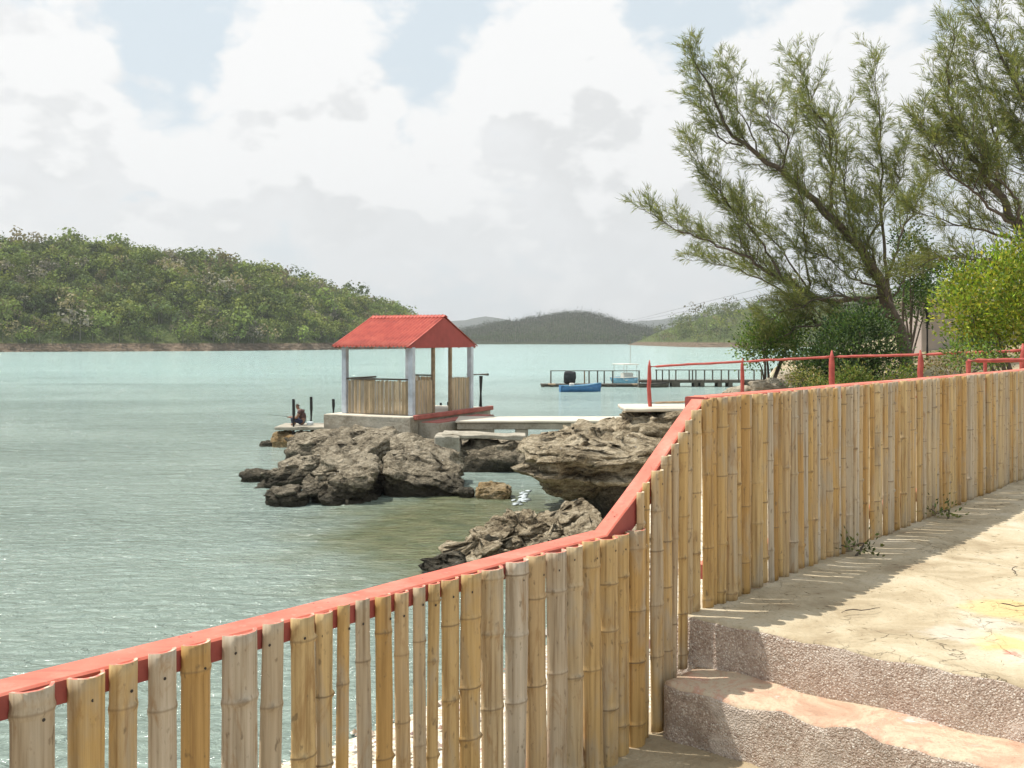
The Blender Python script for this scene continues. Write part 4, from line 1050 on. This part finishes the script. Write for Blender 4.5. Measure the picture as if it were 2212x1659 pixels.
def ridge(name, label, crest, depth_front, depth_back, shore_py, n=120, m=26, amp=2.0, sc=.05, nudge=0.0, sharp=1.0):
    """hill whose crest passes through the given skyline points (px,py,depth); slopes forward to its own shoreline"""
    cp = [W(*c) for c in crest]; cp.sort(key=lambda v: v.x); xs_ = np.array([v.x for v in cp]); zs_ = np.array([v.z for v in cp]); ds_ = np.array([v.y for v in cp])
    X0, X1 = xs_[0], xs_[-1]; V = []; F = []
    fr = depth_front if callable(depth_front) else (lambda x: depth_front)
    for i in range(n+1):
        x = X0+(X1-X0)*i/n; zc = np.interp(x, xs_, zs_); dc = np.interp(x, xs_, ds_); df = fr(x)
        for j in range(m+1):
            f = j/m
            if f < .7: g_ = f/.7; y = df+(dc-df)*g_; h = -1+(zc+1)*(math.sin(g_*math.pi/2)**sharp); h = h if g_ > 0 else -1; 
            else: g_ = (f-.7)/.3; y = dc+(depth_back-dc)*g_; h = zc*(1-g_**2)-2*g_
            if 0 < f < .7: h = max(h, min(min(2.5, max(zc,-1))+mn.fractal((x*.1,y*.1,3),1,2,3)*.9*min(1,max(0,zc/6)), g_*90))
            h += mn.fractal((x*sc, y*sc*.5, 2.2), 1, 2, 5)*amp*min(1, max(0,h)/12)
            V.append((x, y, h))
    for i in range(n):
        for j in range(m): a = i*(m+1)+j; F.append((a, a+m+1, a+m+2, a+1))
    me = bpy.data.meshes.new(name); me.from_pydata(V, [], F); me.shade_smooth()
    o = link(name, me, M_hill if depth_back < 1100 else M_far); tag(o, label, None, kind='structure'); return o, np.array(V).reshape(n+1, m+1, 3)
def shoreL(x): return np.interp(x, [-330,-175,-110,-78,-45,-20], [325,322,352,395,475,580])
h1, G1 = ridge('hill', 'wooded hill across the bay on the left', [(-900,628,390),(-400,578,400),(0,555,410),(250,560,420),(450,584,440),(600,616,460),(750,656,490),(840,682,530),(890,702,560),(925,722,590),(950,738,615),(975,750,640)], shoreL, 760, 0, 140, 30, 1.5, .04)
h2, G2 = ridge('hill', 'scrubby hill on the right across the bay behind the jetty', [(1395,749,760),(1440,724,740),(1500,695,710),(1560,676,690),(1640,664,680),(1760,660,680),(2000,640,690),(2600,600,700)], 560, 1000, 0, 110, 26, 2, .03)
h3, G3 = ridge('hill', 'grey-green rounded hill far across the bay in the centre', [(820,742,1500),(980,722,1480),(1060,706,1470),(1110,700,1450),(1160,690,1430),(1215,681,1400),(1260,684,1400),(1330,703,1400),(1400,718,1400),(1480,730,1400),(1600,735,1400)], 1080, 2300, 0, 160, 40, 5, .012)
h4, G4 = ridge('hill', 'small dark hill left of the central rounded hill', [(1000,722,1700),(1060,698,1700),(1095,690,1700),(1130,697,1700),(1200,716,1700)], 1560, 2100, 0, 60, 20, 4, .01)
h5, G5 = ridge('mountain', 'faint blue mountain range on the horizon', [(600,735,4600),(800,722,4600),(930,700,4600),(985,692,4600),(1050,688,4600),(1110,697,4600),(1200,706,4600),(1330,704,4600),(1380,692,4600),(1440,686,4600),(1500,682,4600),(1560,692,4600),(1700,700,4600),(2100,690,4600),(2700,720,4600)], 3900, 5100, 0, 140, 20, 18, .004)

def forest(name, label, G, n, size, seed, pal, w, jlo=0.0, jhi=.74, quads=60, ymax=1e9):
    r = np.random.default_rng(seed); ni, nj = G.shape[0]-1, G.shape[1]-1
    fi = r.uniform(0, ni, n); fj = nj*(jlo+(jhi-jlo)*r.uniform(0,1,n)**.8)
    i = np.minimum(fi.astype(int), ni-1); j = np.minimum(fj.astype(int), nj-1); a = (fi-i)[:,None]; b = (fj-j)[:,None]
    Pn = G[i,j]*(1-a)*(1-b)+G[i+1,j]*a*(1-b)+G[i,j+1]*(1-a)*b+G[i+1,j+1]*a*b
    vis = (Pn[:,2] > 2.0) & (np.abs(Pn[:,0]/Pn[:,1]) < .60) & (Pn[:,1] < ymax); Pn = Pn[vis]; n = len(Pn)
    sz = size*r.lognormal(0, .28, n); tall = r.random(n) < .05; sz[tall] *= 1.25
    pal = np.array(pal); tc = pal[r.choice(len(pal), n, p=w)]*(1+r.normal(size=(n,1))*.28).clip(.45,1.6)
    # each crown: several lobes, each a cluster of leaf clumps
    nl = 6; lob = r.normal(size=(n,nl,3)); lob /= np.linalg.norm(lob,axis=2,keepdims=True); lob *= np.array((.34,.34,.26)); lob[:,:,2] += .62
    k = quads//nl; u = r.normal(size=(n,nl,k,3)); u /= np.linalg.norm(u,axis=3,keepdims=True)
    lr_ = r.uniform(.16,.30,(n,nl,1,1)); off = u*lr_*r.uniform(.7,1.1,(n,nl,k,1))
    c = (lob[:,:,None,:]+off)*sz[:,None,None,None]*np.array((1.05,1.05,.9)) + Pn[:,None,None,:]
    nrm = u+r.normal(size=u.shape)*.45; nrm[...,2] += .25
    s = sz[:,None,None]*r.uniform(.028,.07,(n,nl,k))
    c = c.reshape(-1,3); nrm = nrm.reshape(-1,3); s = s.reshape(-1)
    nn, t1 = orient(nrm); t2 = np.cross(nn, t1); s = s[:,None]
    Q = np.stack([c-t1*s, c-t2*s*.8, c+t1*s*1.1, c+t2*s*.75], 1)
    col_ = np.repeat(tc, nl*k, 0)*(1+r.normal(size=(len(c),1))*.16).clip(.4,1.7)
    # trunks: thin upright slivers
    tb = Pn; wv = (sz*.022)[:,None]; e = np.array((1,.0,0)); TQ = np.stack([tb-e*wv, tb+e*wv, tb+e*wv*.6+np.array((0,0,1))*sz[:,None]*.6, tb-e*wv*.6+np.array((0,0,1))*sz[:,None]*.6], 1)
    e2 = np.array((0,1.,0)); TQ2 = np.stack([tb-e2*wv, tb+e2*wv, tb+e2*wv*.6+np.array((0,0,1))*sz[:,None]*.6, tb-e2*wv*.6+np.array((0,0,1))*sz[:,None]*.6], 1)
    Q = np.concatenate([Q, TQ, TQ2]); col_ = np.concatenate([col_, np.tile((.22,.20,.17),(2*n,1))])
    o = link(name, quads_mesh(name, Q, col_), M_canopy); tag(o, label, 'woodland', kind='stuff'); return o
FP_ = [(.17,.22,.065),(.21,.26,.07),(.12,.155,.06),(.27,.29,.09),(.28,.24,.14),(.32,.29,.23),(.26,.29,.075)]
FW = [.25,.24,.19,.12,.07,.05,.08]
forest('hill_woodland', 'dense green scrub woodland covering the left hill', G1, 5000, 5.9, 21, (np.array(FP_)*.93).tolist(), FW, 0, .80, 138)
forest('hill_woodland', 'olive scrub covering the right hill behind the jetty', G2, 1500, 6.5, 22, (np.array(FP_)*.75).tolist(), FW, 0, .8, 72)
forest('hill_woodland', 'shoreline mangrove belt at the foot of the far central hill', G3, 1600, 6.0, 23, [(.07,.10,.035),(.09,.12,.04),(.06,.085,.035)], [.4,.3,.3], 0, .10, 24)
forest('hill_woodland', 'dark low scrub over the slopes of the far central hill', G3, 9000, 6.5, 24, [(.055,.07,.035),(.075,.09,.045),(.045,.06,.03)], [.4,.3,.3], .08, .74, 12)
# shore boulders below the right hill
rs = random.Random(9)

# ------------------------------------------------------------------ small things on the path
for i, (t_, s_, L, az, lb) in enumerate(((.35,.62,.22,20,'dark curved dry twig lying across the edge of the fence shadow'),(.9,1.15,.16,-30,'short dry twig lying on the sunlit path'),(1.7,.95,.2,60,'dry twig on the path near the fence shadow'))):
    bm = bmesh.new(); pts = [Vector((L*(k/6-.5), .012*math.sin(k*1.1+i*2), .006+.006*math.sin(k)**2)) for k in range(7)]; tube(bm, pts, [.002,.0028,.003,.0026,.0022,.002,.0012], 5)
    o = obj('twig', bm, M_bark, None, FP(t_, s_, ZT+.008)); o.rotation_euler = (0,0,R(az)); tag(o, lb, 'twig', 'dry twigs on the path')
n = 1300; tt = rng.uniform(tp+.05, 8, n); ss = np.abs(rng.normal(.55,.75,n))+.12; P = np.array([tuple(FP(a,b,ZT+.014)) for a,b in zip(tt,ss)]); an = rng.uniform(0,6.28,n)
Q = slivers(P, np.stack([np.cos(an),np.sin(an),rng.uniform(-.02,.12,n)],1), rng.uniform(.015,.06,n), rng.uniform(.0012,.003,n))
tag(link('needle_litter', quads_mesh('needle_litter', Q, leafcol(n, [(.14,.10,.06),(.22,.16,.09),(.09,.07,.05)], .2)), M_leaf), 'dry casuarina needles littering the path', 'litter', kind='stuff')
for i, (t_, s_, lb) in enumerate(((1.55,.10,'small green weed at the fence foot, nearer one'),(3.1,.10,'small green weed at the fence foot, farther one'))):
    p = FP(t_, s_, ZT+.01); leafy('weed', lb, tuple(p), [((p.x+.02,p.y+.03,p.z+.03),(.09,.14,.03))], 40+i, [(.10,.14,.05),(.16,.18,.07)], 110, .03, 'weeds at the fence foot', 2, 'weed')
# pebbles of the beach and the landing
n = 5000; xx = rng.uniform(-4,3.5,n); yy = rng.uniform(6,15,n); dd = inland(xx,yy); k = (dd > -.15)&(dd < 4); xx, yy = xx[k], yy[k]; zz = ground_z(xx,yy); nn_ = len(xx); r = rng.lognormal(-3.7,.5,nn_)
o8 = np.array([(1,0,0),(0,1,0),(-1,0,0),(0,-1,0),(0,0,.7),(0,0,-.7)]); tri = [(0,1,4,4),(1,2,4,4),(2,3,4,4),(3,0,4,4)]
jit = rng.uniform(.6,1.3,(nn_,6,1)); VV = o8[None]*jit*r[:,None,None]+np.stack([xx,yy,zz+.03],1)[:,None,:]
me = bpy.data.meshes.new('beach_pebbles'); ff = [(i*6+a, i*6+b, i*6+4) for i in range(nn_) for a,b in ((0,1),(1,2),(2,3),(3,0))]
me.from_pydata(VV.reshape(-1,3).tolist(), [], ff)
at = me.attributes.new('col','FLOAT_COLOR','FACE'); cc = np.ones((len(ff),4),np.float32); cc[:,:3] = np.repeat(leafcol(nn_, [(.62,.56,.46),(.42,.35,.27),(.72,.66,.56),(.30,.20,.15)], .15),4,0); at.data.foreach_set('color', cc.reshape(-1))
tag(link('beach_pebbles', me, M_reed), 'pale pebbles scattered on the beach behind the fence', 'pebbles', kind='stuff')

# ------------------------------------------------------------------ haze over the bay
bm = bmesh.new(); box(bm, -4100, 4100, -70, 5300, -12, 420)
def m_haze(t):
    v = t.new('ShaderNodeVolumePrincipled'); v.inputs['Color'].default_value = (.86,.92,1,1); v.inputs['Density'].default_value = .00016; v.inputs['Anisotropy'].default_value = .2
    return {'vol': v.outputs[0]}
hm = bpy.data.materials.new('haze_air'); hm.use_nodes = True; hm.node_tree.nodes.clear(); ht = NT(hm.node_tree)
v = ht.new('ShaderNodeVolumePrincipled'); v.inputs['Color'].default_value = (.93,.96,1,1); v.inputs['Density'].default_value = .0002; v.inputs['Anisotropy'].default_value = .2
mo = ht.new('ShaderNodeOutputMaterial'); ht.l.new(v.outputs[0], mo.inputs['Volume'])
tag(obj('haze', bm, hm), 'thin pale haze over the bay', 'haze', kind='stuff')
